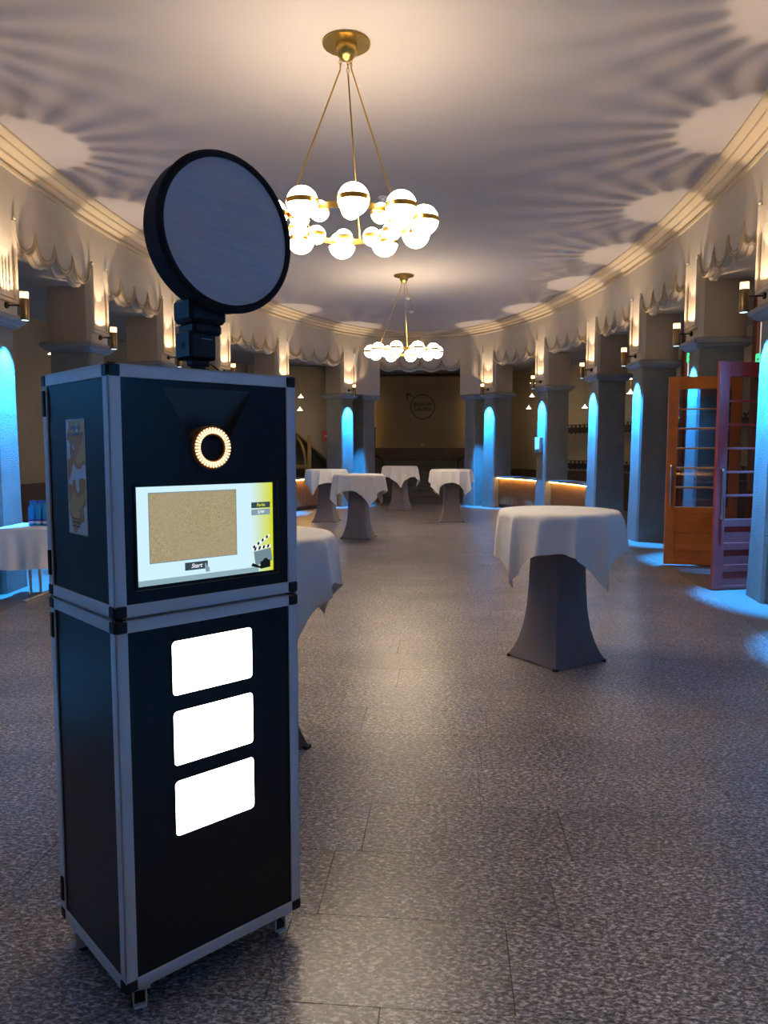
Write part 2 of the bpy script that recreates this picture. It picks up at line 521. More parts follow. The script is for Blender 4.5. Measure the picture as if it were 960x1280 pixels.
# scallop beading: two thin rounded lines that follow the scalloped edge of each bay
def scallop_trim(idx, a, b, n=4):
    mb = MB()
    for dz, off, r in ((0.010, -0.008, 0.017), (0.062, -0.003, 0.009)):
        for k in range(n):
            pts = []
            for j in range(17):
                u = -1 + 2*j/16
                L = a + (b-a)*(k + (u+1)/2)/n
                z = SC_LOW + dz + SC_RISE*(1-math.sqrt(max(0, 1-u*u*0.985)))
                p, _, _ = frame(L, off); pts.append((p.x, p.y, z))
            mb.tube(pts, r, 6)
    mb.cur = 1
    # second scalloped layer a little behind and below the first
    prof = []
    for k in range(n):
        for j in range(13):
            u = -1 + 2*j/12
            L = a + (b-a)*(k + (u+1)/2)/n
            prof.append((L, SC_LOW - 0.045 + SC_RISE*(1-math.sqrt(max(0, 1-u*u*0.985)))))
    vs = []; fs = []
    for L, z in prof:
        p0, _, nn = frame(L, 0.075); p1 = p0 + nn*0.05
        vs += [(p0.x, p0.y, z), (p0.x, p0.y, 4.1), (p1.x, p1.y, z), (p1.x, p1.y, 4.1)]
    for i in range(len(prof)-1):
        A, B = 4*i, 4*(i+1)
        fs += [(A, B, B+1, A+1), (A+2, A+3, B+3, B+2), (A, A+2, B+2, B)]
    mb.add(vs, fs)
    struct(mb.build('trim_%d' % idx, ['bead_shaded', 'plaster'], smooth=True, fix=False))
bays = [(COL_R[i]+HALF, COL_R[i+1]-HALF) for i in range(8)] + [(COL_L[i+1]+HALF, COL_L[i]-HALF) for i in range(8)] + [(Lw(OPEN_W), Lw(-OPEN_W))]
for i, (a, b) in enumerate(bays): scallop_trim(i+2, a, b)

# cornice, ceiling, lintel soffit, ambulatory
ring_strip('trim_1', 'moulding', [(0.02, 4.50), (-0.02, 4.505), (-0.03, 4.53), (-0.015, 4.535), (-0.02, 4.56), (-0.07, 4.565), (-0.10, 4.585), (-0.105, 4.61), (-0.16, 4.615), (-0.20, 4.635), (-0.205, 4.655), (-0.26, 4.66), (-0.29, 4.68), (-0.295, 4.71)])
def disc(name, mat, off, z, n=160):
    mb = MB(); vs = []
    for i in range(n):
        p, _, _ = frame(LTOT*i/n, off); vs.append((p.x, p.y, z))
    mb.add(vs, [tuple(range(n))])
    return struct(mb.build(name, mat))
disc('ceiling', 'ceiling_paint', 0.1, CEIL)
ring_strip('wall_lintel', 'plaster', [(0.125, 4.2), (0.125, 3.71), (0.62, 3.71), (0.62, 3.85)])
ring_strip('ceiling_ambulatory', 'amb_ceiling', [(0.6, 3.80), (2.75, 3.80)])
def far_gap(L):
    p, _, _ = frame(L); d = p-ORG; w = d.dot(V); s = d.dot(U)
    return s > 5 and abs(w) < 0.62
ring_strip('wall_outer', 'outer_plaster', [(2.6, 0.0), (2.6, 3.82)], skip=far_gap)
ring_strip('baseboard_outer', 'wainscot', [(2.6, 0.93), (2.56, 0.93), (2.56, 0.0)], skip=far_gap)
ring_strip('floor_ambulatory', 'amb_floor', [(-0.37, -0.001), (2.75, -0.001)])

# ------------------------------------------------------------------ granite floor, slab by slab
floor = disc('floor', 'grout', -0.30, -0.006)
NP = 120
clip = []
for i in range(NP):
    p, _, _ = frame(LTOT*i/NP, -0.36); d = p-ORG; clip.append((d.dot(V), d.dot(U)))
def clip_poly(poly):
    # clip against the convex oval
    cxy = (0.0, SC)
    for i in range(NP):
        a = clip[i]; b = clip[(i+1) % NP]
        ex, ey = b[0]-a[0], b[1]-a[1]
        sgn = ex*(cxy[1]-a[1]) - ey*(cxy[0]-a[0])
        def side(p): return (ex*(p[1]-a[1]) - ey*(p[0]-a[0])) * (1 if sgn > 0 else -1)
        out = []
        for j in range(len(poly)):
            P, Q = poly[j], poly[(j+1) % len(poly)]
            sp, sq = side(P), side(Q)
            if sp >= 0: out.append(P)
            if (sp >= 0) != (sq >= 0):
                t = sp/(sp-sq); out.append((P[0]+(Q[0]-P[0])*t, P[1]+(Q[1]-P[1])*t))
        poly = out
        if len(poly) < 3: return []
    return poly
TW = 0.40; GAP = 0.0009
tiles = []
row = 0
s0 = -10.02
rnd = random.Random(3)
while s0 < 11.8:
    w0 = -4.4 - rnd.random()*0.9
    while w0 < 4.2:
        ln = rnd.choice((0.7, 0.8, 0.9, 1.0, 1.1))
        rect = [(w0+GAP, s0+GAP), (w0+ln-GAP, s0+GAP), (w0+ln-GAP, s0+TW-GAP), (w0+GAP, s0+TW-GAP)]
        pl = clip_poly(rect)
        if len(pl) >= 3:
            cx = sum(p[0] for p in pl)/len(pl); cy = sum(p[1] for p in pl)/len(pl)
            wp = W(cy, cx)
            # seen size: nearness to the camera, in front of it and within the view
            vis = wp.y > 1.2 and abs(wp.x) < 0.56*wp.y + 0.6
            tiles.append((0 if vis else 1, wp.length, pl))
        w0 += ln
    s0 += TW
tiles.sort(key=lambda q: (q[0], q[1]))
rest = MB()
for k, (nv, dd, pl) in enumerate(tiles):
    vs = []; n = len(pl)
    cx = sum(p[0] for p in pl)/n; cy = sum(p[1] for p in pl)/n
    bev = 0.0007
    def ringv(inset, z):
        out = []
        for p in pl:
            dx, dy = cx-p[0], cy-p[1]; q = math.hypot(dx, dy) or 1
            out.append(W(p[1]+dy/q*inset, p[0]+dx/q*inset, z))
        return out
    vs = ringv(0, -0.006) + ringv(0, -0.0015) + ringv(bev, 0.0)
    fs = [tuple(range(2*n, 3*n))]
    for i in range(n):
        j = (i+1) % n
        fs += [(i, j, n+j, n+i), (n+i, n+j, 2*n+j, 2*n+i)]
    if k < 300 and nv == 0:
        mb = MB().add(vs, fs); mb.build('floor_slab', 'granite', floor)
    else:
        rest.add(vs, fs)
rs = rest.build('floor_slab_field', 'granite', floor); rs['kind'] = 'stuff'

# ------------------------------------------------------------------ columns and sconces
def rr_ring(hx, y0, y1, o, z, c=0.03):
    return [(-hx-o+c, y0-o, z), (hx+o-c, y0-o, z), (hx+o, y0-o+c, z), (hx+o, y1+o, z), (-hx-o, y1+o, z), (-hx-o, y0-o+c, z)]
def loft(mb, rings):
    n = len(rings[0]); vs = [p for r in rings for p in r]; fs = []
    for j in range(len(rings)-1):
        for i in range(n):
            k = (i+1) % n; fs.append((j*n+i, j*n+k, (j+1)*n+k, (j+1)*n+i))
    fs.append(tuple(range(n))[::-1]); fs.append(tuple((len(rings)-1)*n+i for i in range(n)))
    return mb.add(vs, fs)
DEP = 0.60
def make_column_meshes(hx, tagn):
    sh = loft(MB(), [rr_ring(hx-0.005, 0.02, DEP, 0.02, 0.0), rr_ring(hx-0.01, 0.02, DEP, 0.0, 0.9), rr_ring(hx-0.02, 0.03, DEP, -0.005, 2.86)]).mesh('shaft'+tagn, 'column_stone')
    cp = loft(MB(), [rr_ring(hx, 0.02, DEP, 0.0, 2.84), rr_ring(hx, 0.02, DEP, 0.045, 2.865), rr_ring(hx, 0.02, DEP, 0.055, 2.885), rr_ring(hx, 0.02, DEP, 0.085, 2.905), rr_ring(hx, 0.02, DEP, 0.095, 2.94), rr_ring(hx, 0.02, DEP, 0.075, 2.965), rr_ring(hx, 0.02, DEP, 0.02, 2.985)]).mesh('capital'+tagn, 'capital_stone')
    pr = MB().box(-hx+0.002, hx-0.002, 0.06, DEP+0.01, 2.975, 3.75).mesh('pier'+tagn, 'pier_paint')
    fr = MB()
    for x in (-hx+0.03, hx-0.03):
        fr.box(x-0.016, x+0.016, -0.030, 0.01, 3.14, 4.00, 0.006)
        fr.box(x-0.007, x+0.007, -0.040, -0.028, 3.14, 3.98, 0.003)
        fr.sphere((x, -0.025, 4.02), 0.02, 8, 6)
    fr.box(-hx+0.014, hx-0.014, -0.034, 0.01, 3.10, 3.14, 0.006)
    fr.box(-hx+0.03, hx-0.03, -0.026, 0.01, 3.15, 3.165, 0.004)
    fr = fr.mesh('panel_moulding'+tagn, 'plaster')
    return sh, cp, pr, fr
CM = make_column_meshes(HALF, '')
JM = make_column_meshes(0.21, '_narrow')
def Lrot(L):
    p, tg, n = frame(L)
    return p, math.atan2(tg.y, tg.x)
def place_column(L, label, meshes=CM, moulding=True, name='column', group='columns around the oval hall'):
    p, rz = Lrot(L)
    # local x must be tangent, local y outward: outward = (tg.y,-tg.x) is right of tangent, so mirror with 180 deg turn
    t = thing(name, label, 'column', (p.x, p.y, 0), rz+PI, group)
    for nm, me in zip(('shaft', 'capital', 'pier', 'panel_moulding'), meshes):
        if nm == 'panel_moulding' and not moulding: continue
        link(nm, me, t)
    return t
# sconce prototypes (local: y outward, mounted on the pier; tube in front at y=-0.20)
SY = -0.20
sc_body = MB().lathe([(0.0, 3.03), (0.036, 3.03), (0.037, 3.128), (0.043, 3.13), (0.045, 3.125), (0.045, 2.905), (0.043, 2.90), (0.038, 2.902), (0.037, 3.0), (0.0, 3.0)], 24, 0, SY).mesh('tube', 'bronze', True)
sc_arm = MB().tube([(0, -0.155, 3.06), (0, -0.005, 3.06)], 0.008, 8).lathe([(0.0, -0.012), (0.03, -0.012), (0.034, 0.0), (0.034, 0.012)], 16, M=Matrix.Translation((0, -0.012, 3.06)) @ Matrix.Rotation(-PI/2, 4, 'X')).mesh('arm', 'iron', True)
crown = MB()
NR = 20
for i in range(NR):
    a = 2*PI*(i+0.5)/NR
    M = Matrix.Translation((0, SY, 0)) @ Matrix.Rotation(a, 4, 'Z')
    crown.box(0.0375, 0.0435, -0.0030, 0.0030, 3.128, 3.198, 0, M)
crown.lathe([(0.036, 3.126), (0.044, 3.126), (0.044, 3.134), (0.036, 3.134), (0.036, 3.126)], 24, 0, SY)
sc_crown = crown.mesh('glass_crown', 'crown_glass')
sc_glass = MB().lathe([(0.0405, 3.130), (0.0405, 3.198)], 40, 0, SY).mesh('glass_sleeve', 'sleeve_glass', True, False)
sc_lens = MB().lathe([(0.0, 2.9035), (0.036, 2.9035), (0.036, 2.908), (0.0, 2.908)], 20, 0, SY).mesh('blue_lens', 'blue_lens')
up_d = bpy.data.lights.new('sconce_up_light', 'POINT'); up_d.energy = SCONCE_UP; up_d.color = SCONCE_UP_COL; up_d.shadow_soft_size = 0.0032
dn_d = bpy.data.lights.new('sconce_down_light', 'SPOT'); dn_d.energy = SCONCE_DOWN; dn_d.color = SCONCE_DOWN_COL; dn_d.shadow_soft_size = 0.02
dn_d.spot_size = math.radians(50); dn_d.spot_blend = 0.5
def place_sconce(L, label):
    p, rz = Lrot(L)
    t = thing('wall_sconce', label, 'wall lamp', (p.x, p.y, 0), rz+PI, 'brass sconces on the piers')
    link('tube', sc_body, t); link('arm', sc_arm, t); cr_ = link('glass_crown', sc_crown, t); link('glass_sleeve', sc_glass, cr_); link('blue_lens', sc_lens, t)
    o = bpy.data.objects.new('sconce_up_light', up_d); C.objects.link(o); o.parent = t; o.location = (0, SY, 3.112)
    o = bpy.data.objects.new('sconce_down_light', dn_d); C.objects.link(o); o.parent = t; o.location = (0, SY, 2.897); o.rotation_euler = (math.radians(16), 0, 0)
    return t
R_LAB = ['right side, hidden nearest the photographer', 'right side, second one beside the photographer', 'right side, just outside the right picture edge',
         'right picture edge, in front of the red lit door', 'right side, rising behind the two open wooden doors', 'right side, left of the orange wooden door',
         'right side, at the end of the lit counter', 'right side, between the two lit counters', 'right side, farthest one before the stairs']
L_LAB = ['left side, hidden nearest the photographer', 'left side, second one beside the photographer', 'left side, just outside the left picture edge',
         'left picture edge, behind the table with bottles', 'left side, directly above the booth\'s rear corner', 'left side, just left of the softbox mount',
         'left side, just right of the softbox mount', 'left side, at the booth\'s front right corner', 'left side, farthest one before the stairs']
for Lq, lb in list(zip(COL_R, R_LAB)) + list(zip(COL_L, L_LAB)):
    place_column(Lq, 'grey stone column washed in blue light, ' + lb)
    place_sconce(Lq, 'brass tube sconce on pier, ' + lb)
for w, far, lb in ((1.33, True, 'grey stone jamb pier on the right of the far stairs'), (-1.33, True, 'grey stone jamb pier on the left of the far stairs'),
                   (1.33, False, 'grey stone jamb pier behind the photographer, right'), (-1.33, False, 'grey stone jamb pier behind the photographer, left')):
    place_column(Lw(w, far), lb, JM, False, 'jamb_pier', 'jamb piers of the end openings')

# ------------------------------------------------------------------ far stairs and logo wall
def hall_thing(name, label, cat, s, w, z=0.0, rz=0.0, group=None):
    p = W(s, w, z); return thing(name, label, cat, (p.x, p.y, p.z), HALL_RZ+rz, group)
st = hall_thing('staircase', 'dark stone steps rising through the far opening', 'stairs', 12.05, 0)
for k in range(7):
    link('step', MB().box(-1.5, 1.5, 0.30*k, 2.1 if k == 6 else 0.30*k+0.32, 0.17*k, 0.17*(k+1)-0.03).mesh('step', 'stair_stone'), st)
    link('nosing', MB().box(-1.5, 1.5, 0.30*k-0.025, 0.30*k+0.31, 0.17*(k+1)-0.03, 0.17*(k+1), 0.006).mesh('nosing', 'stair_stone'), st)
link('landing', MB().box(-1.8, 1.8, 2.1, 3.4, 0.9, 1.19).mesh('landing', 'stair_stone'), st)
def hall_box(name, mat, w0, w1, s0, s1, z0, z1):
    M = Matrix.Translation(ORG) @ Matrix.Rotation(HALL_RZ, 4, 'Z')
    return struct(MB().box(w0, w1, s0, s1, z0, z1, 0, M).build(name, mat))
hall_box('wall_far', 'outer_plaster', -2.2, 2.2, 15.35, 15.45, 0, 3.9)
hall_box('baseboard_far', 'wainscot', -2.0, 2.0, 15.30, 15.35, 1.19, 1.55)
hall_box('wall_stair_left', 'outer_plaster', -2.4, -1.5, 12.0, 14.0, 0, 3.9)
hall_box('wall_stair_right', 'outer_plaster', 1.5, 2.4, 12.0, 14.0, 0, 3.9)
hall_box('wall_landing_left', 'outer_plaster', -2.2, -2.1, 14.0, 15.4, 0, 3.9)
hall_box('wall_landing_right', 'outer_plaster', 2.1, 2.2, 14.0, 15.4, 0, 3.9)
hall_box('ceiling_landing', 'amb_ceiling', -2.2, 2.2, 13.9, 15.45, 3.8, 3.9)
for sgn, lb in ((-1, 'left'), (1, 'right')):
    l = hall_thing('cove_light', 'warm wall light hidden at the %s side of the stair landing' % lb, 'wall lamp', 15.10, -1.85 if sgn < 0 else 1.60, 1.35, 0, 'warm lights on the landing')
    link('channel', MB().box(-0.03, 0.03, -0.03, 0.0, 0, 2.2).mesh('channel', 'grey_metal'), l)
    link('led_strip', MB().box(-0.015, 0.015, 0.0, 0.012, 0.05, 2.15).mesh('led_strip_cove', 'led_cove'), l)
# logo painted on the far wall
lg = hall_thing('wall_logo', 'dark circular logo with arrow and two lines of lettering on far wall', 'sign', 15.345, 0, 0)
lp = aty(528, 508, 24.3); dloc = (Vector((lp.x, lp.y, 0))-ORG).dot(V)
cz = lp.z
mb = MB(); n = 48
for i in range(n):
    a0, a1 = 2*PI*i/n, 2*PI*(i+1)/n
    q = [(dloc+r*math.cos(a), -0.002, cz+r*math.sin(a)) for a in (a0, a1) for r in (0.375, 0.400)]
    mb.add(q, [(0, 1, 3, 2)])
link('circle', mb.mesh('circle', 'logo_paint'), lg)
mb = MB(); 
for a, b in (((-0.52, 0.40), (-0.27, 0.31)), ((-0.52, 0.40), (-0.36, 0.42)), ((-0.52, 0.40), (-0.49, 0.24))):
    mb.tube([(dloc+a[0], -0.003, cz+a[1]), (dloc+b[0], -0.003, cz+b[1])], 0.014, 5)
link('arrow', mb.mesh('arrow', 'logo_paint'), lg)
for txt, dz in (('BALKON', 0.07), ('GALERIE', -0.08)):
    me = text_mesh(txt, 0.15, 0, 0.001); me.materials.append(MATS['logo_paint'])
    o = link('lettering', me, lg); o.rotation_euler = (PI/2, 0, 0); o.location = (dloc, -0.003, cz+dz)
so = hall_thing('wall_socket', 'small white socket plate low on the far wall', 'socket', 15.345, 0.0, 0)
sp_ = aty(528, 556, 24.3); sl = (Vector((sp_.x, sp_.y, 0))-ORG).dot(V)
link('plate', MB().box(sl-0.05, sl+0.05, -0.012, 0, sp_.z-0.05, sp_.z+0.05, 0.004).mesh('plate', 'white_paint'), so)
link('socket_hole', MB().box(sl-0.02, sl+0.02, -0.016, -0.011, sp_.z-0.02, sp_.z+0.02).mesh('socket_hole', 'black_plastic'), so)
for sgn, lb in ((-1, 'left'), (1, 'right')):
    h = hall_thing('handrail', 'black metal handrail at the %s side of the far stairs' % lb, 'handrail', 12.05, 1.05*sgn, 0, 0, 'stair handrails')
    pts = [(0, -0.08, 0.92), (0, -0.14, 1.0), (0, -0.10, 1.10), (0.02*sgn, 0.02, 1.16), (0.10*sgn, 0.2, 1.24), (0.28*sgn, 0.45, 1.36), (0.40*sgn, 0.8, 1.54), (0.42*sgn, 2.0, 2.18)]
    link('rail', MB().tube(pts, 0.022, 8).mesh('rail', 'iron', True), h)
    link('post', MB().tube([(0, 0.06, 0.16), (0, 0.06, 1.10)], 0.016, 8).mesh('post', 'iron', True), h)
    link('post', MB().tube([(0.42*sgn, 1.9, 1.15), (0.42*sgn, 1.9, 2.12)], 0.016, 8).mesh('post', 'iron', True), h)

# ------------------------------------------------------------------ chandeliers
def chandelier(loc, label, rot0):
    t = thing('chandelier', label, 'chandelier', loc, 0, 'brass ring chandeliers')
    zr = 3.32 - CEIL      # ring height relative to the ceiling fixing
    link('ceiling_plate', MB().lathe([(0.0, -0.004), (0.185, -0.004), (0.188, -0.012), (0.185, -0.020), (0.0, -0.022)], 40).mesh('ceiling_plate', 'brass', True), t)
    link('canopy', MB().lathe([(0.085, -0.02), (0.083, -0.06), (0.07, -0.10), (0.04, -0.13), (0.0, -0.14)], 28).mesh('canopy', 'brass', True), t)
    rg = 0.50
    link('ring', MB().lathe([(rg-0.006, zr-0.022), (rg+0.006, zr-0.022), (rg+0.006, zr+0.022), (rg-0.006, zr+0.022), (rg-0.006, zr-0.022)], 64).mesh('ring', 'brass', True), t)
    for k, a in enumerate((50, 170, 290)):
        q = math.radians(a) - PI/2
        d = Vector((math.cos(q), math.sin(q), 0))
        top = d*0.05 + Vector((0, 0, -0.21)); bot = d*rg + Vector((0, 0, zr+0.02))
        link('rod', MB().tube([top, bot], 0.0065, 8).mesh('rod', 'brass', True), t)
        ch = MB()
        for j in range(3):
            c = d*0.05 + Vector((0, 0, -0.125-0.03*j))
            pts = []
            for m in range(13):
                b = 2*PI*m/12
                o1 = Vector((0, 0, 1)); o2 = d if j % 2 else Vector((-d.y, d.x, 0))
                pts.append(c + o1*0.02*math.cos(b) + o2*0.010*math.sin(b))
            ch.tube(pts, 0.0035, 5, False)
        link('chain', ch.mesh('chain', 'brass', True), t)
    gl, gs = chand_meshes
    for k in range(10):
        q = math.radians(rot0 + 36*k) - PI/2
        d = Vector((math.cos(q), math.sin(q), 0))
        for R, me, nm, r in ((0.615, gl, 'large_globe', 0.118), (0.395, gs, 'small_globe', 0.078)):
            g = link(nm, me[0], t); g.location = d*R + Vector((0, 0, zr)); g.rotation_euler = (0, 0, q)
            b = link('band', me[1], g)
    return t
def globe_meshes(r):
    g = MB().sphere((0, 0, 0), r, 24, 16).mesh('globe', 'globe', True)
    b = MB().lathe([(r*0.99, -0.018), (r*1.03, -0.018), (r*1.04, 0.0), (r*1.03, 0.018), (r*0.99, 0.018)], 32).mesh('band', 'brass', True)
    return g, b
chand_meshes = (globe_meshes(0.115), globe_meshes(0.076))
c1 = atz(433, 53, CEIL); c2 = atz(505, 344, CEIL)
chandelier((c1.x, c1.y, CEIL), 'large brass ring chandelier with white glass globes nearest the camera', 7)
chandelier((c2.x, c2.y, CEIL), 'smaller looking brass globe chandelier farther back above the tables', 22)
for px, py, lb in ((479, 246, 'behind the near chandelier'), (510, 372, 'beside the far chandelier\'s rods, upper'), (514, 389, 'beside the far chandelier\'s rods, lower')):
    p = atz(px, py, CEIL)
    d = thing('smoke_detector', 'small white ceiling detector ' + lb, 'smoke detector', (p.x, p.y, CEIL), 0, 'ceiling detectors')
    link('base', MB().lathe([(0, -0.002), (0.06, -0.002), (0.06, -0.02), (0.05, -0.026), (0, -0.026)], 20).mesh('base', 'white_paint', True), d)
    link('sensor', MB().lathe([(0.035, -0.026), (0.03, -0.05), (0, -0.055)], 16).mesh('sensor', 'white_paint', True), d)

# ------------------------------------------------------------------ high tables
def spandex_cover():
    mb = MB(); n = 64; vs = []; fs = []
    prof = [(0.0, 0.385, 1.0), (0.012, 0.388, 1.0), (0.03, 0.375, 0.95), (0.07, 0.340, 0.86), (0.14, 0.300, 0.70), (0.24, 0.262, 0.55), (0.38, 0.236, 0.42), (0.55, 0.222, 0.32), (0.75, 0.214, 0.26), (0.92, 0.212, 0.20), (1.00, 0.225, 0.12), (1.05, 0.27, 0.05), (1.075, 0.36, 0.0)]
    for z, r, k in prof:
        for i in range(n):
            a = 2*PI*i/n
            c = abs(math.cos(2*a))**1.5         # 1 at the feet (a=0,90..), 0 between
            # rounded-square cross-section: between the feet the cloth is pulled straight
            sq = 1.0/(abs(math.cos(a % (PI/2) - PI/4))) * math.cos(PI/4)   # side distance of a square, diag = 1
            sq = 1.0/ (abs(math.cos(a))+abs(math.sin(a)))
            star = sq*(1 - 0.10*k)
            if c > 0: star = star + (1-star)*0.0
            rad = r*(star*(0.25+0.75*k) + (0.82+0.06*math.cos(4*a))*(0.75-0.75*k))
            lift = 0.0
            if z < 0.02: lift = 0.012*(1-abs(math.cos(2*a)))
            vs.append((rad*math.cos(a), rad*math.sin(a), z+lift))
    m = len(prof)
    for j in range(m-1):
        for i in range(n):
            i2 = (i+1) % n; fs.append((j*n+i, j*n+i2, (j+1)*n+i2, (j+1)*n+i))
    mb.add(vs, fs)
    return mb.mesh('spandex_cover', 'spandex', True)
cover_me = spandex_cover()
top_me = MB().lathe([(0, 1.075), (0.40, 1.075), (0.405, 1.08), (0.405, 1.092), (0.40, 1.096), (0, 1.096)], 48).mesh('table_top', 'white_paint', True)
foot_me = MB().box(-0.035, 0.035, -0.022, 0.022, 0.0, 0.016, 0.004).mesh('foot_cap', 'rubber')
def tablecloth(seed, rot, half=0.70, R=0.425):
    rn = random.Random(seed)
    ph = [rn.random()*2*PI for _ in range(4)]
    folds = []
    fa = rn.random()*0.3
    while fa < 2*PI - 0.2:
        folds.append((fa, rn.uniform(0.07, 0.12), rn.uniform(0.75, 1.15))); fa += rn.uniform(0.38, 0.62)
    na, nr = 216, 22
    mb = MB(); vs = [(0, 0, 1.101)]; fs = []
    for j in range(1, nr+1):
        for i in range(na):
            a = 2*PI*i/na
            ar = a - rot
            Rb = half/max(abs(math.cos(ar)), abs(math.sin(ar)))
            corner = (Rb/half - 1)/0.4142                 # 0 mid-edge, 1 corner
            hang = Rb - R
            if j <= 4:
                r = R*j/4*0.99; z = 1.101
            else:
                u = (j-4)/(nr-4); d = hang*u
                # folds: deep cones near the corners, shallow waves elsewhere
                wv = -0.35 + 0.15*math.cos(3*ar+ph[2])
                for fa, fw, fh in folds:
                    da = abs((a - fa + PI) % (2*PI) - PI)
                    wv += fh*math.exp(-(da/fw)**1.25)
                amp = min(1.0, d/0.06) * (0.016 + 0.15*d)
                fold = amp*wv
                pinch = -0.06*corner**3*u*u
                flare = 0.10*d*(1-0.4*u)
                r = R + 0.012*min(1, d/0.03) + flare + fold + pinch
                drop = d*(0.97 - 0.05*abs(wv))
                z = 1.101 - max(0, drop - 0.008) - (0.006 if d > 0 else 0)
            # slight sideways swing of folds
            aa = a + (0.04*math.sin(8*ar+ph[0]*0.25+0.8)*((j-4)/(nr-4) if j > 4 else 0))
            vs.append((r*math.cos(aa), r*math.sin(aa), z))
    for i in range(na): fs.append((0, 1+i, 1+(i+1) % na))
    for j in range(nr-1):
        for i in range(na):
            i2 = (i+1) % na
            fs.append((1+j*na+i, 1+(j+1)*na+i, 1+(j+1)*na+i2, 1+j*na+i2))
    mb.add(vs, fs)
    me = mb.mesh('tablecloth', 'cloth', False)
    for p in me.polygons: p.use_smooth = True
    return me
def high_table(x, y, rz, seed, crot, lab):
    t = thing('cocktail_table', 'high cocktail table in grey stretch cover, ' + lab, 'table', (x, y, 0), rz, 'high cocktail tables')
    link('stretch_cover', cover_me, t); link('table_top', top_me, t)
    for k in range(4):
        f = link('foot_cap', foot_me, t); f.rotation_euler = (0, 0, k*PI/2); f.location = (0.322*math.cos(k*PI/2), 0.322*math.sin(k*PI/2), 0)
    c = link('tablecloth', tablecloth(seed, crot), None); c.location = (x, y, 0.0)
    tag(c, 'white cloth draped over the high table ' + lab, 'tablecloth', 'white tablecloths on the high tables')
high_table(1.27, 5.42, math.radians(257), 11, math.radians(-15), 'nearest on the right, standing alone')
high_table(-0.70, 3.92, math.radians(-28), 5, math.radians(-5), 'half hidden behind the booth')
high_table(-0.44, 12.9, math.radians(30), 8, math.radians(-18), 'nearest of the four at the back')
high_table(1.42, 15.8, math.radians(48), 21, math.radians(-5), 'right one of the four at the back')
high_table(0.40, 18.7, math.radians(20), 33, math.radians(-46), 'farthest one, by the stairs')
high_table(-1.22, 15.8, math.radians(35), 44, math.radians(9), 'leftmost of the four at the back')

# ------------------------------------------------------------------ photo booth
BA = math.radians(42.7)
BX, BY = -0.695, 1.90
BW, BD = 0.58, 0.48
booth = thing('photo_booth', 'black photo booth of two stacked flight cases with aluminium edges', 'photo booth', (BX, BY, 0), BA)
RW = 0.034
def flight_case(z0, z1, name, front_open=False):
    # dark core; the front panel of the upper case is made separately because of its recess
    body = MB().box(0.006, BW-0.006, 0.07 if front_open else 0.006, BD-0.006, z0+0.006, z1-0.006).build(name, 'laminate', booth)
    if front_open:
        mb = MB()
        mb.box(0.006, 0.012, 0.006, 0.075, z0+0.006, z1-0.006); mb.box(BW-0.012, BW-0.006, 0.006, 0.075, z0+0.006, z1-0.006)
        mb.box(0.006, BW-0.006, 0.006, 0.075, z1-0.012, z1-0.006); mb.box(0.006, BW-0.006, 0.006, 0.075, z0+0.006, z0+0.012)
        mb.build('front_shell', 'laminate', body)
    c = 0.006
    def rail_v(x0, x1, y0, y1):
        MB().box(x0, x1, y0, y1, z0+RW, z1-RW, 0.004).build('edge_rail', 'alu', body)
    # vertical angle profiles, two flanges each
    for X in (0, 1):
        for Y in (0, 1):
            x0, x1 = (0, RW) if X == 0 else (BW-RW, BW)
            y0, y1 = (0, RW) if Y == 0 else (BD-RW, BD)
            mb = MB()
            yy = (0.0, c) if Y == 0 else (BD-c, BD)
            xx = (0.0, c) if X == 0 else (BW-c, BW)
            mb.box(x0, x1, yy[0], yy[1], z0+RW*0.6, z1-RW*0.6, 0.0015); mb.box(xx[0], xx[1], y0, y1, z0+RW*0.6, z1-RW*0.6, 0.0015)
            mb.build('edge_rail', 'alu', body)
    for zz in (z0, z1):
        za, zb = (zz, zz+RW) if zz == z0 else (zz-RW, zz)
        zf = (zz, zz+c) if zz == z0 else (zz-c, zz)
        for Y in (0, 1):
            yy = (0.0, c) if Y == 0 else (BD-c, BD); y0, y1 = (0, RW) if Y == 0 else (BD-RW, BD)
            mb = MB(); mb.box(RW*0.6, BW-RW*0.6, yy[0], yy[1], za, zb, 0.0015); mb.box(RW*0.6, BW-RW*0.6, y0, y1, zf[0], zf[1], 0.0015)
            mb.build('edge_rail', 'alu', body)
        for X in (0, 1):
            xx = (0.0, c) if X == 0 else (BW-c, BW); x0, x1 = (0, RW) if X == 0 else (BW-RW, BW)
            mb = MB(); mb.box(xx[0], xx[1], RW*0.6, BD-RW*0.6, za, zb, 0.0015); mb.box(x0, x1, RW*0.6, BD-RW*0.6, zf[0], zf[1], 0.0015)
            mb.build('edge_rail', 'alu', body)
    k = 0.037
    for X in (0, 1):
        for Y in (0, 1):
            for Z in (0, 1):
                x0, x1 = (-0.003, k) if X == 0 else (BW-k, BW+0.003)
                y0, y1 = (-0.003, k) if Y == 0 else (BD-k, BD+0.003)
                za, zb = (z0-0.002, z0+k) if Z == 0 else (z1-k, z1+0.002)
                MB().box(x0, x1, y0, y1, za, zb, 0.007).build('corner_cap', 'black_plastic', body)
    for zc in (z0+0.10, z1-0.085):
        mb = MB().box(-0.006, 0.002, BD-0.030, BD-0.012, zc-0.038, zc+0.038, 0.002)
        h = mb.build('hinge', 'iron', body)
    return body
lower = flight_case(0.075, 1.100, 'lower_case')
upper = flight_case(1.106, 1.765, 'upper_case', True)
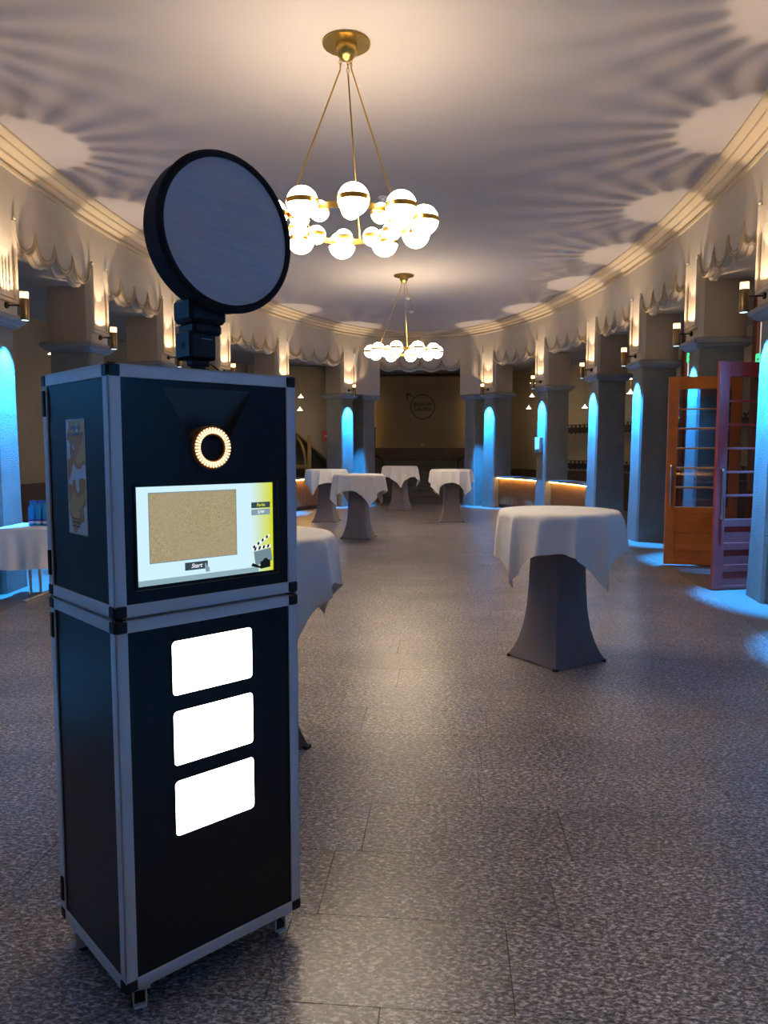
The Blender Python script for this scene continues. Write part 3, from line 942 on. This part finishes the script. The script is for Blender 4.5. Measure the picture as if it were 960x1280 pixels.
# upper front panel with the wedge-shaped recess
mb = MB()
x0, x1, z0, z1 = 0.006, BW-0.006, 1.112, 1.759
yF = 0.0045
T = [(0.150, 1.712), (0.425, 1.712), (0.352, 1.575), (0.226, 1.575)]     # TL TR BR BL
R4 = [(x0, z1), (x1, z1), (x1, z0), (x0, z0)]
vs = [(p[0], yF, p[1]) for p in R4] + [(p[0], yF, p[1]) for p in T]
mb.add(vs, [(0, 1, 5, 4), (1, 2, 6, 5), (2, 3, 7, 6), (3, 0, 4, 7)])
mb.build('front_panel', 'laminate', upper)
mb = MB()
dpt = 0.055
fl = [(T[0][0], yF+0.004, T[0][1]), (T[1][0], yF+0.004, T[1][1]), (T[2][0], yF+dpt, T[2][1]), (T[3][0], yF+dpt, T[3][1])]
fr = [(p[0], yF, p[1]) for p in T]
mb.add(fl+fr, [(0, 1, 2, 3), (4, 5, 1, 0), (5, 6, 2, 1), (6, 7, 3, 2), (7, 4, 0, 3)])
mb.build('recess', 'recess', upper)
RCX, RCZ = 0.289, 1.551
def yz(M0): return Matrix.Translation((RCX, 0, RCZ)) @ Matrix.Rotation(PI/2, 4, 'X')
Mx = yz(None)
MB().lathe([(0.036, -0.03), (0.061, -0.03), (0.061, 0.006), (0.057, 0.010), (0.037, 0.010), (0.036, 0.006), (0.036, -0.03)], 48, M=Mx).build('ring_light', 'ring_base', upper, True)
for i in range(36):
    a = 2*PI*i/36
    M = Mx @ Matrix.Rotation(a, 4, 'Z')
    MB().box(0.0395, 0.0555, -0.0025, 0.0025, 0.0095, 0.0135, 0.0012, M).build('led', 'led_ring', upper)
MB().lathe([(0.036, 0.004), (0.034, 0.004), (0.030, -0.015), (0.020, -0.018)], 32, M=Mx).build('lens_barrel', 'black_plastic', upper, True)
MB().lathe([(0.022, -0.017), (0.015, -0.013), (0.0, -0.011)], 32, M=Mx).build('lens', 'lens_glass', upper, True)
# touch screen
SX0, SX1, SZ0, SZ1 = 0.066, 0.493, 1.184, 1.448
mb = MB()
for (a, b, c_, d) in ((SX0-0.006, SX1+0.016, SZ1, SZ1+0.008), (SX0-0.006, SX1+0.016, SZ0-0.008, SZ0), (SX0-0.006, SX0, SZ0, SZ1), (SX1, SX1+0.016, SZ0, SZ1)):
    mb.box(a, b, -0.001, 0.005, c_, d)
mb.build('screen_bezel', 'black_plastic', upper)
mb = MB(); mb.box(SX0-0.008, SX1+0.019, -0.002, 0.0045, SZ0-0.0105, SZ0-0.008); mb.box(SX1+0.016, SX1+0.0185, -0.002, 0.0045, SZ0-0.008, SZ1+0.008)
mb.build('screen_edge', 'bronze', upper)
def scr(name, mat, a, b, c_, d, y): return MB().box(a, b, y, y+0.0006, c_, d).build(name, mat, upper)
scr('screen', 'screen_glow', SX0, SX1, SZ0, SZ1, 0.0020)
scr('screen_shelf', 'scr_shelf', SX0, 0.44, SZ0, 1.199, 0.0014)
scr('screen_picture_frame', 'scr_slate', 0.100, 0.368, 1.242, 1.432, 0.0014)
scr('screen_picture', 'screen_picture', 0.102, 0.366, 1.244, 1.430, 0.0009)
scr('farbe_button', 'scr_dark', 0.418, 0.483, 1.374, 1.391, 0.0009)
scr('black_white_button', 'scr_grey', 0.418, 0.483, 1.353, 1.370, 0.0009)
scr('start_button', 'scr_dark', 0.202, 0.272, 1.213, 1.235, 0.0009)
for txt, x, z, mat, sz in (('Farbe', 0.450, 1.3825, 'scr_yellow', 0.013), ('S/W', 0.450, 1.3615, 'scr_white', 0.013), ('Start', 0.237, 1.224, 'scr_white', 0.017)):
    me = text_mesh(txt, sz, 0.25, 0.0001); me.materials.append(MATS[mat])
    o = link('screen_text', me, upper); o.rotation_euler = (PI/2, 0, 0); o.location = (x, 0.0004, z)
# hand cursor
MB().prism([(0.262, 1.228), (0.266, 1.229), (0.270, 1.219), (0.276, 1.216), (0.278, 1.204), (0.266, 1.203), (0.263, 1.212)], 'y', 0.0002, 0.0006).build('hand_cursor', 'scr_grey', upper)
# clapperboard and camera pictogram
MB().prism([(0.424, 1.245), (0.483, 1.252), (0.489, 1.215), (0.430, 1.203)], 'y', 0.0004, 0.0010).build('clapper_slate', 'scr_slate', upper)
MB().prism([(0.418, 1.256), (0.420, 1.246), (0.484, 1.254), (0.483, 1.263)], 'y', 0.0003, 0.0010).build('clapper_stripes', 'scr_white', upper)
MB().prism([(0.416, 1.258), (0.420, 1.251), (0.482, 1.288), (0.478, 1.294)], 'y', 0.0003, 0.0010).build('clapper_arm', 'scr_white', upper)
mb = MB()
for k in range(4):
    x = 0.424+k*0.015
    mb.prism([(x, 1.2475+0.0019*k), (x+0.007, 1.2484+0.0019*k), (x+0.010, 1.2585+0.0014*k), (x+0.003, 1.2578+0.0014*k)], 'y', 0.0000, 0.0006)
    z = 1.2540+0.0088*k
    mb.prism([(x-0.002, z), (x+0.005, z+0.004), (x+0.004, z+0.011), (x-0.003, z+0.007)], 'y', 0.0000, 0.0006)
mb.build('clapper_mark', 'scr_black', upper)
mb = MB(); mb.prism([(0.420, 1.212), (0.446, 1.200), (0.446, 1.194), (0.414, 1.203)], 'y', 0.0003, 0.0008)
mb.prism([(0.446, 1.192), (0.446, 1.213), (0.455, 1.216), (0.459, 1.222), (0.470, 1.223), (0.473, 1.217), (0.481, 1.217), (0.481, 1.195)], 'y', 0.0001, 0.0007)
mb.build('camera_pictogram', 'scr_black', upper)
Mc = Matrix.Translation((0.464, 0.0, 1.206)) @ Matrix.Rotation(PI/2, 4, 'X')
MB().lathe([(0.0045, -0.0004), (0.0090, -0.0004)], 24, M=Mc).build('camera_pictogram_lens', 'scr_white', upper)
# sticker on the left side (local x = 0 face)
stk = MB().box(0.0050, 0.0062, 0.175, 0.305, 1.312, 1.627).build('sticker', 'sticker_print', upper)
mb = MB()
for (y0_, y1_, za, zb) in ((0.172, 0.308, 1.309, 1.3135), (0.172, 0.308, 1.6255, 1.630), (0.172, 0.1765, 1.309, 1.630), (0.3035, 0.308, 1.309, 1.630)):
    mb.box(0.0047, 0.0062, y0_, y1_, za, zb)
mb.build('sticker_border', 'white_paint', upper)
mb = MB()
rn = random.Random(2)
for zc, hh, ya, yb in ((1.606, 0.012, 0.205, 0.275), (1.588, 0.009, 0.188, 0.292)):
    y = ya
    while y < yb:
        wd = rn.uniform(0.006, 0.010); mb.box(0.0044, 0.0052, y, y+wd, zc-hh/2, zc+hh/2); y += wd+0.004
for zc in (1.352, 1.342, 1.332): mb.box(0.0044, 0.0052, 0.225, 0.285, zc-0.0015, zc+0.0015)
mb.build('sticker_print_marks', 'scr_black', upper)
# three light panels
for za, zb in ((0.868, 1.021), (0.668, 0.823), (0.465, 0.624)):
    rad = 0.012; poly = []
    for cx_, cz_, a0 in ((0.414-rad, zb-rad, 0), (0.158+rad, zb-rad, PI/2), (0.158+rad, za+rad, PI), (0.414-rad, za+rad, 1.5*PI)):
        for j in range(6):
            a = a0 + PI/2*j/5; poly.append((cx_+rad*math.cos(a), cz_+rad*math.sin(a)))
    MB().prism(poly, 'y', 0.0035, 0.007).build('light_panel', 'panel_light', lower)
    ins = [((p[0]-0.286)*1.018+0.286, (p[1]-(za+zb)/2)*1.03+(za+zb)/2) for p in poly]
    n = len(poly); mb = MB()
    vs = [(p[0], 0.0025, p[1]) for p in ins] + [(p[0], 0.0025, p[1]) for p in poly] + [(p[0], 0.006, p[1]) for p in ins]
    fs = [(i, (i+1) % n, n+(i+1) % n, n+i) for i in range(n)] + [(i, 2*n+i, 2*n+(i+1) % n, (i+1) % n) for i in range(n)]
    mb.add(vs, fs).build('panel_frame', 'black_plastic', lower)
# casters
for cx_, cy_, an in ((0.050, 0.030, 1.2), (BW-0.065, 0.034, 1.5), (0.024, BD-0.10, -0.3), (BW-0.05, BD-0.06, 0.2)):
    M = Matrix.Translation((cx_, cy_, 0)) @ Matrix.Rotation(an, 4, 'Z')
    mb = MB(); mb.box(-0.028, 0.028, -0.028, 0.028, 0.068, 0.076, 0.002, M)
    for s_ in (-1, 1): mb.box(-0.018, 0.026, s_*0.017-0.002, s_*0.017+0.002, 0.018, 0.07, 0, M)
    mb.box(-0.034, -0.016, -0.017, 0.017, 0.020, 0.027, 0.002, M)
    cst = mb.build('caster', 'zinc', booth)
    Mw = M @ Matrix.Translation((0.008, 0, 0.026)) @ Matrix.Rotation(PI/2, 4, 'X')
    MB().lathe([(0.0, -0.012), (0.022, -0.012), (0.026, -0.007), (0.026, 0.007), (0.022, 0.012), (0.0, 0.012)], 24, M=Mw).build('wheel', 'rubber', cst, True)

# ------------------------------------------------------------------ round softbox on the booth
def booth_pt(a, d, z): 
    e = Vector((math.cos(BA), math.sin(BA), 0)); s = Vector((-math.sin(BA), math.cos(BA), 0))
    return Vector((BX, BY, z)) + e*a + s*d
base = booth_pt(0.36, 0.19, 1.766)
sb = thing('round_softbox', 'round black softbox with grey diffuser mounted on top of the booth', 'softbox', base, BA+math.radians(2))
scz = 0.408      # centre height above the booth top
fy = -0.10      # front plane (towards the guests)
fxc = 0.045
Ms = Matrix.Translation((fxc, fy, scz)) @ Matrix.Rotation(PI/2, 4, 'X')
RS = 0.225
MB().lathe([(RS-0.02, 0.004), (RS, 0.006), (RS+0.004, 0.0), (RS, -0.012), (RS-0.002, -0.065), (RS-0.008, -0.09), (RS-0.05, -0.105), (0.05, -0.11), (0.0, -0.11)], 64, M=Ms).build('dish', 'soft_black', sb, True)
mb = MB(); n = 64; vs = [tuple(Ms @ Vector((0, 0, 0.006)))]; fs = []
for j in range(1, 11):
    for i in range(n):
        a = 2*PI*i/n; r = (RS-0.013)*j/10
        wv = 0.0020*math.sin(3*a+1.0+2.5*j/10)*(j/10) + 0.0015*math.sin(9*a)*(j/10)**2*(1-j/10)*4
        vs.append(tuple(Ms @ Vector((r*math.cos(a), r*math.sin(a), 0.004+0.003*(1-(j/10)**2)+wv*(0 if j == 10 else 1)))))
for i in range(n): fs.append((0, 1+i, 1+(i+1) % n))
for j in range(9):
    for i in range(n): fs.append((1+j*n+i, 1+(j+1)*n+i, 1+(j+1)*n+(i+1) % n, 1+j*n+(i+1) % n))
mb.add(vs, fs).build('diffuser', 'diffuser_fabric', sb, True)
MB().lathe([(RS-0.018, 0.0075), (RS-0.016, 0.009), (RS-0.004, 0.009), (RS+0.003, 0.004), (RS+0.003, -0.002)], 64, M=Ms).build('rim', 'soft_black', sb, True)
MB().box(-0.062, 0.062, -0.07, 0.04, 0.150, 0.222, 0.012).build('mount_ring', 'black_plastic', sb)
MB().box(-0.045, 0.055, -0.055, 0.04, 0.118, 0.155, 0.010).build('mount_collar', 'black_plastic', sb)
fb = MB().box(-0.052, 0.040, -0.045, 0.045, 0.045, 0.130, 0.008).build('flash_unit', 'black_plastic', sb)
MB().box(-0.015, 0.020, -0.0465, -0.045, 0.104, 0.107).build('brand_print', 'grey_metal', fb)
MB().box(-0.0535, -0.052, -0.010, 0.008, 0.075, 0.095).build('socket', 'rubber', fb)
MB().lathe([(0.016, 0.05), (0.016, 0.030), (0.024, 0.027), (0.024, 0.016), (0.040, 0.010), (0.042, 0.0)], 24).build('stand_foot', 'black_plastic', sb, True)
MB().box(-0.03, 0.03, -0.02, 0.02, 0.028, 0.048, 0.004).build('tilt_joint', 'black_plastic', sb)
MB().tube([(0.03, 0.03, 0.055), (0.08, 0.06, 0.048), (0.14, 0.10, 0.030), (0.155, 0.12, 0.012), (0.15, 0.13, 0.004)], 0.0035, 6).build('cable', 'rubber', sb, True)
MB().tube([(0.018, -0.01, 0.02), (0.045, -0.02, 0.012), (0.07, -0.03, 0.0045)], 0.0035, 6).build('cable', 'rubber', sb, True)

# ------------------------------------------------------------------ open wooden doors in the first right bay
def door_leaf(name, hinge, free, label, mat, hand):
    hx, hy = hinge; fx_, fy_ = free
    wd = math.hypot(fx_-hx, fy_-hy); rz = math.atan2(fy_-hy, fx_-hx)
    t = thing(name, label, 'door', (hx, hy, 0), rz, 'open wooden door leaves')
    Hh = 2.47; th = 0.022; z00 = 0.015
    S = 0.125
    def b(nm, x0, x1, z0, z1, m=mat, y=th, bev=0.004): return MB().box(x0, x1, -y, y, z0, z1, bev).build(nm, m, t)
    b('stile', 0, S, z00, Hh); b('stile', wd-S, wd, z00, Hh)
    b('top_rail', S, wd-S, 2.31, Hh)
    zs = [(2.06, 2.31), (1.81, 2.045), (1.555, 1.79), (1.30, 1.535), (1.045, 1.28), (0.78, 1.025)]
    for k, (a, c_) in enumerate(zs):
        MB().box(S, wd-S, -0.003, 0.003, a, c_).build('pane', 'pane_glass', t)
        if k: b('glazing_bar', S, wd-S, c_-0.002, zs[k-1][0]+0.002, mat, 0.016, 0.002)
    rails = [(0.695, 0.78), (0.44, 0.52), (0.20, 0.28), (z00, 0.05)]
    for a, c_ in rails: b('lower_rail', S, wd-S, a, c_)
    for a, c_ in ((0.52, 0.695), (0.28, 0.44), (0.05, 0.20)): b('wood_panel', S, wd-S, a, c_, mat, 0.010, 0.0)
    for sd in (-1, 1):
        y = sd*0.065
        xh = wd-S*0.45
        MB().tube([(xh, sd*0.02, 0.80), (xh, y, 0.80), (xh, y, 0.83), (xh, y, 1.29), (xh, y, 1.32), (xh, sd*0.02, 1.32)], 0.016, 10).build('pull_handle', 'chrome', t, True)
    return t
door_leaf('open_door', (4.52, 8.26), (3.57, 8.07), 'red lit wooden door leaf with glass panes beside the right edge column', 'door_wood_lit_red', 1)
door_leaf('open_door', (4.58, 9.66), (3.715, 9.86), 'orange wooden door leaf with six glass panes, left of the red lit one', 'door_wood', -1)
# wooden glazed door frames between the column backs
def door_frame(Lc, label, half, open_half, closed):
    p, rz = Lrot(Lc)
    t = thing('door_frame', label, 'door frame', (p.x, p.y, 0), rz+PI, 'wooden entrance frames')
    y0, y1 = 0.60, 0.68
    def b(nm, x0, x1, z0, z1, m='frame_wood', ya=y0, yb=y1): return MB().box(x0, x1, ya, yb, z0, z1, 0.004).build(nm, m, t)
    for s_ in (-1, 1):
        b('post', min(s_*open_half, s_*(open_half+0.1)), max(s_*open_half, s_*(open_half+0.1)), 0, 3.71)
        xa, xb = sorted((s_*(open_half+0.1), s_*half))
        b('side_panel', xa, xb, 0, 3.71, 'frame_wood', 0.62, 0.66)
    b('transom', -open_half, open_half, 2.50, 2.68); b('head', -open_half, open_half, 3.60, 3.71); b('middle_rail', -open_half, open_half, 3.12, 3.18)
    nb = 4
    for k in range(1, nb):
        x = -open_half + 2*open_half*k/nb; b('mullion', x-0.025, x+0.025, 2.68, 3.60)
    for k in range(nb):
        xa = -open_half + 2*open_half*k/nb + 0.025; xb = -open_half + 2*open_half*(k+1)/nb - 0.025
        for za, zb in ((2.68, 3.12), (3.18, 3.60)):
            MB().box(xa, xb, 0.635, 0.645, za, zb).build('pane', 'frosted_pane', t)
    if closed:
        for s_ in (-1, 1):
            xa, xb = sorted((0.004*s_, s_*(open_half-0.004)))
            b('closed_leaf', xa, xb, 0.01, 2.50, 'frame_wood', 0.62, 0.66)
    return t
mid12 = (COL_R[3]+COL_R[4])/2; mid23 = (COL_R[4]+COL_R[5])/2
door_frame(mid12, 'dark red wooden transom frame above the two open doors', 0.92, 0.72, False)
door_frame(mid23, 'dark red wooden entrance frame behind the orange door', 0.95, 0.74, True)
for Lq, xo, ez, lb in ((mid12, -0.36, 2.54, 'over the open doorway, beside the right edge column'), (mid23, -0.30, 2.86, 'over the entrance behind the orange door')):
    p, rz = Lrot(Lq)
    e = thing('exit_sign', 'small green glowing exit sign ' + lb, 'exit sign', (p.x, p.y, 0), rz+PI, 'green exit signs')
    link('housing', MB().box(xo-0.15, xo+0.15, 0.525, 0.595, ez, ez+0.16, 0.004).mesh('housing', 'white_paint'), e)
    link('green_face', MB().box(xo-0.14, xo+0.14, 0.521, 0.526, ez+0.01, ez+0.15).mesh('green_face', 'green_sign'), e)
    mb = MB()
    mb.box(xo+0.02, xo+0.09, 0.519, 0.522, ez+0.04, ez+0.13)
    mb.prism([(xo-0.10, ez+0.08), (xo-0.06, ez+0.11), (xo-0.06, ez+0.09), (xo-0.01, ez+0.09), (xo-0.01, ez+0.07), (xo-0.06, ez+0.07), (xo-0.06, ez+0.05)], 'y', 0.519, 0.522)
    link('pictogram', mb.mesh('pictogram', 'white_paint'), e)

# ------------------------------------------------------------------ low counters with a warm LED line
def counter(La, Lb, label):
    n = 14
    pm, rz = Lrot((La+Lb)/2)
    t = thing('bar_counter', label, 'counter', (pm.x, pm.y, 0), 0, 'slatted wooden counters with LED line')
    def strip(nm, mat, o0, o1, z0, z1):
        mb = MB(); vs = []; fs = []
        for i in range(n+1):
            L = La+(Lb-La)*i/n
            for o, z in ((o0, z0), (o1, z0), (o1, z1), (o0, z1)):
                q, _, _ = frame(L, o); vs.append((q.x-pm.x, q.y-pm.y, z))
        for i in range(n):
            for k in range(4):
                k2 = (k+1) % 4; fs.append((4*i+k, 4*i+k2, 4*i+4+k2, 4*i+4+k))
        fs += [(0, 1, 2, 3), (4*n+3, 4*n+2, 4*n+1, 4*n)]
        mb.add(vs, fs); return link(nm, mb.mesh(nm, mat), t)
    strip('counter_top', 'counter_top', 0.10, 0.58, 0.78, 0.82)
    strip('plinth', 'rack_wood', 0.20, 0.55, 0.0, 0.10)
    bd = strip('back_board', 'counter_wood', 0.20, 0.52, 0.10, 0.78)
    strip('led_strip', 'led_warm', 0.135, 0.150, 0.766, 0.779)
    ns = int((Lb-La)/0.045)
    sm = MB().box(-0.014, 0.014, -0.012, 0.012, 0.10, 0.775, 0.003).mesh('slat', 'counter_wood')
    for i in range(ns):
        q, tg, _ = frame(La+(Lb-La)*(i+0.5)/ns, 0.188)
        s_ = link('slat', sm, t); s_.location = (q.x-pm.x, q.y-pm.y, 0); s_.rotation_euler = (0, 0, math.atan2(tg.y, tg.x))
counter(COL_R[6]+HALF+0.01, COL_R[7]-HALF-0.01, 'low slatted wooden counter with glowing LED edge, right one of two')
counter(COL_R[7]+HALF+0.01, COL_R[8]-HALF-0.01, 'low slatted wooden counter with glowing LED edge, nearer the stairs on the right')
counter(COL_L[8]+HALF+0.01, COL_L[7]-HALF-0.01, 'low slatted wooden counter with glowing LED edge on the left side')
# control box on the column between the counters
p, rz = Lrot(COL_R[7])
cb = thing('control_box', 'small rectangular box fixed to the blue column between the counters', 'box', (p.x, p.y, 0), rz+PI)
link('housing', MB().box(-0.16, 0.10, -0.05, 0.022, 1.45, 1.80, 0.008).mesh('housing', 'grey_metal'), cb)
link('cover', MB().box(-0.14, 0.08, -0.058, -0.048, 1.52, 1.78, 0.004).mesh('cover', 'white_paint'), cb)

# ------------------------------------------------------------------ coat racks along the right outer wall
def coat_rack(La, Lb, label):
    pm, tg, nn = frame((La+Lb)/2, 2.25)
    pa, _, _ = frame(La, 2.25); pb, _, _ = frame(Lb, 2.25)
    d = pb-pa; ln = d.length; rz = math.atan2(d.y, d.x)
    t = thing('coat_rack', label, 'coat rack', (pa.x, pa.y, 0), rz, 'dark coat racks along the outer wall')
    for z in (2.02, 1.08):
        rail = link('rail', MB().box(0, ln, -0.02, 0.02, z-0.07, z+0.07, 0.005).mesh('rail', 'rack_wood'), t)
        nh = int(ln/0.16)
        mb = MB()
        for i in range(nh):
            x = ln*(i+0.5)/nh
            for sd in (-1, 1):
                mb.tube([(x, 0, z+0.05), (x, sd*0.07, z+0.06), (x, sd*0.10, z+0.13)], 0.012, 5)
                mb.tube([(x, 0, z-0.05), (x, sd*0.06, z-0.09), (x, sd*0.09, z-0.05)], 0.012, 5)
                mb.sphere((x, sd*0.10, z+0.13), 0.022, 6, 4)
        o = link('hooks', mb.mesh('hooks', 'rack_wood'), rail); o['kind'] = 'stuff'
    for x in (0.03, ln-0.03):
        link('post', MB().box(x-0.025, x+0.025, -0.025, 0.025, 0, 2.12, 0.004).mesh('post', 'rack_wood'), t)
coat_rack(Ls(2.2, 1), Ls(4.6, 1), 'dark wooden coat rack with hooks, seen left of the orange door')
coat_rack(Ls(4.75, 1), Ls(7.0, 1), 'dark wooden coat rack with hooks, behind the right lit counter')
coat_rack(Ls(7.15, 1), Ls(9.3, 1), 'dark wooden coat rack with hooks, behind the left one of the right counters')
coat_rack(Ls(9.4, 1), Ls(10.7, 1), 'dark wooden coat rack with hooks, nearest the stairs')

# ------------------------------------------------------------------ small pendant lamps in the ambulatory
pd_cone = MB().lathe([(0.012, 0.09), (0.02, 0.06), (0.05, 0.02), (0.075, 0.0), (0.070, 0.0), (0.045, 0.018), (0.0, 0.05)], 20).mesh('shade', 'lamp_shade', True)
pd_hold = MB().lathe([(0.0, 0.13), (0.012, 0.13), (0.014, 0.085), (0.0, 0.085)], 12).mesh('holder', 'brass', True)
PEND = [(666, 479, 19.9, 'upper of three by the far right counter'), (665, 496, 20.2, 'middle of three by the far right counter'), (661, 511, 20.5, 'lowest of three by the far right counter'),
        (731, 510, 18.2, 'beside the column between the right counters'), (786, 474, 15.2, 'upper one left of the orange door\'s column'), (788, 492, 15.6, 'lower one left of the orange door\'s column'),
        (376, 497, 19.3, 'upper of two beside the booth\'s top right corner'), (375, 513, 19.4, 'lower of two beside the booth\'s top right corner'), (66, 443, 11.9, 'above the booth\'s rear left corner')]
pend_d = bpy.data.lights.new('pendant_light', 'POINT'); pend_d.energy = PENDANT_W; pend_d.color = (1.0, 0.80, 0.52); pend_d.shadow_soft_size = 0.03
for px, py, Y, lb in PEND:
    p = aty(px, py, Y)
    t = thing('pendant_lamp', 'tiny white cone pendant lamp, ' + lb, 'pendant lamp', (p.x, p.y, p.z), 0, 'small pendant lamps in the side aisles')
    link('shade', pd_cone, t); link('holder', pd_hold, t)
    link('wire', MB().tube([(0, 0, 0.12), (0, 0, 3.80-p.z)], 0.005, 6).mesh('wire', 'brass'), t)
    o = bpy.data.objects.new('pendant_light', pend_d); C.objects.link(o); o.parent = t; o.location = (0, 0, -0.03)

# ------------------------------------------------------------------ left aisle: stair flight, wooden arch, red box
Pm, _, _ = frame(Ls(9.4, -1), 1.9)
a = aty(366, 538, 20.6); b2 = aty(418, 583, 20.9)
sf = thing('stair_flight', 'sloping underside of a stair flight in the left aisle beyond the booth', 'stairs', (a.x, a.y, 0), math.atan2(b2.y-a.y, b2.x-a.x))
ln = (b2-a).length; zz0 = a.z; sl = (b2.z-a.z)/math.hypot(b2.x-a.x, b2.y-a.y); xe = math.hypot(b2.x-a.x, b2.y-a.y)
link('side_wall', MB().prism([(-1.2, zz0-1.2*sl), (xe+0.1, zz0+sl*(xe+0.1)), (xe+0.1, 3.78), (-1.2, 3.78)], 'y', 0.0, 0.5).mesh('side_wall', 'outer_plaster'), sf)
link('edge_band', MB().prism([(-1.2, zz0-1.2*sl), (xe+0.1, zz0+sl*(xe+0.1)), (xe+0.1, zz0+sl*(xe+0.1)+0.05), (-1.2, zz0-1.2*sl+0.05)], 'y', -0.015, 0.0).mesh('edge_band', 'ochre_wood'), sf)
ar0 = aty(371, 600, 20.2)
ar = thing('wooden_arch', 'ochre wooden arched frame in the left aisle above the counter', 'frame', (ar0.x, ar0.y, 0), 0)
pts = [(-0.55, 0, 1.95), (-0.25, 0, 1.93), (0.0, 0, 1.86), (0.12, 0, 1.70), (0.20, 0, 1.45), (0.24, 0, 1.15), (0.25, 0, 0.0)]
link('curved_rail', MB().tube(pts, 0.035, 8).mesh('curved_rail', 'ochre_wood', True), ar)
link('post', MB().box(0.30, 0.40, -0.04, 0.04, 0.0, 1.90, 0.005).mesh('post', 'ochre_wood'), ar)
link('cross_rail', MB().box(-0.5, 0.40, -0.03, 0.03, 1.02, 1.10, 0.005).mesh('cross_rail', 'ochre_wood'), ar)
rb = aty(409, 545, 20.3)
r_ = thing('fire_box', 'small red fire equipment box beside the left blue column by the stairs', 'fire box', (rb.x, rb.y, rb.z), 0.1)
link('box', MB().box(-0.13, 0.13, 0.0, 0.10, -0.14, 0.14, 0.008).mesh('fire_box_body', 'red_box'), r_)
mb = MB()
for k in range(4): mb.box(-0.07+0.038*k, -0.07+0.038*k+0.020, -0.003, 0.001, -0.03, 0.02)
link('print', mb.mesh('fire_box_print', 'white_paint'), r_)

# ------------------------------------------------------------------ folding table with bottles on the left
tb = thing('folding_table', 'white folding banquet table with metal legs at the left column', 'table', (-3.18, 7.62, 0), math.radians(-2))
link('table_top', MB().box(-0.70, 0.72, -0.24, 0.34, 0.715, 0.74, 0.004).mesh('folding_top', 'white_paint'), tb)
for x in (-0.42, 0.45):
    for y in (-0.10, 0.10):
        link('leg', MB().tube([(x, y, 0.03), (x, y, 0.715)], 0.015, 8).mesh('leg', 'chrome', True), tb)
    link('foot_bar', MB().box(x-0.02, x+0.02, -0.24, 0.30, 0.0, 0.032, 0.006).mesh('foot_bar', 'chrome'), tb)
def box_cloth():
    mb = MB(); n = 60
    x0, x1, y0, y1 = -0.715, 0.735, -0.255, 0.355
    per = []
    for i in range(n): per.append((x0+(x1-x0)*i/n, y0, 0, -1))
    for i in range(n//2): per.append((x1, y0+(y1-y0)*i/(n//2), 1, 0))
    for i in range(n): per.append((x1-(x1-x0)*i/n, y1, 0, 1))
    for i in range(n//2): per.append((x0, y1-(y1-y0)*i/(n//2), -1, 0))
    m = len(per); vs = []; fs = []
    for j in range(9):
        u = j/8
        for i, (x, y, nx, ny) in enumerate(per):
            f = 0.018*u*math.sin(i*0.42)+0.012*u*math.sin(i*0.93+1) + 0.02*u
            vs.append((x+nx*f, y+ny*f, 0.747-0.40*u-0.01*u*math.sin(i*0.2)))
    for j in range(8):
        for i in range(m):
            k = (i+1) % m; fs.append((j*m+i, (j+1)*m+i, (j+1)*m+k, j*m+k))
    fs.append(tuple(range(m)))
    mb.add(vs, fs); return mb.mesh('tablecloth', 'cloth', True)
cl = link('tablecloth', box_cloth()); cl.location = tb.location; cl.rotation_euler = tb.rotation_euler
tag(cl, 'white cloth hanging over the folding table at the left column', 'tablecloth')
bt_body = MB().lathe([(0.0, 0.0), (0.030, 0.0), (0.034, 0.008), (0.034, 0.075), (0.031, 0.085), (0.034, 0.095), (0.034, 0.16), (0.031, 0.185), (0.020, 0.21), (0.0135, 0.225), (0.0135, 0.24), (0.0, 0.24)], 16).mesh('bottle_body', 'bottle_blue', True)
bt_cap = MB().lathe([(0.0, 0.238), (0.0155, 0.238), (0.0155, 0.258), (0.014, 0.261), (0.0, 0.261)], 14).mesh('cap', 'bottle_cap', True)
bt_lab = MB().lathe([(0.0346, 0.028), (0.0348, 0.028), (0.0348, 0.050), (0.0346, 0.050)], 16).mesh('label', 'bottle_label', True)
bt_lab2 = MB().lathe([(0.0346, 0.050), (0.0348, 0.050), (0.0348, 0.072), (0.0346, 0.072)], 16).mesh('label_band', 'bottle_label_dark', True)
rowsn = ('front row', 'back row'); colsn = ('leftmost', 'second from left', 'third from left', 'fourth from left', 'fifth from left')
for r in range(2):
    for c_ in range(5):
        p = aty(38+c_*7.2*1.0, 657, 7.62)
        x = -3.64 + 0.071*c_; y = 7.70 + 0.072*r
        b = thing('water_bottle', 'small blue plastic water bottle, %s in the %s on the folding table' % (colsn[c_], rowsn[r]), 'bottle', (x, y, 0.748), rnd.random()*6, 'blue water bottles')
        link('body', bt_body, b); link('cap', bt_cap, b); link('label', bt_lab, b); link('label_band', bt_lab2, b)
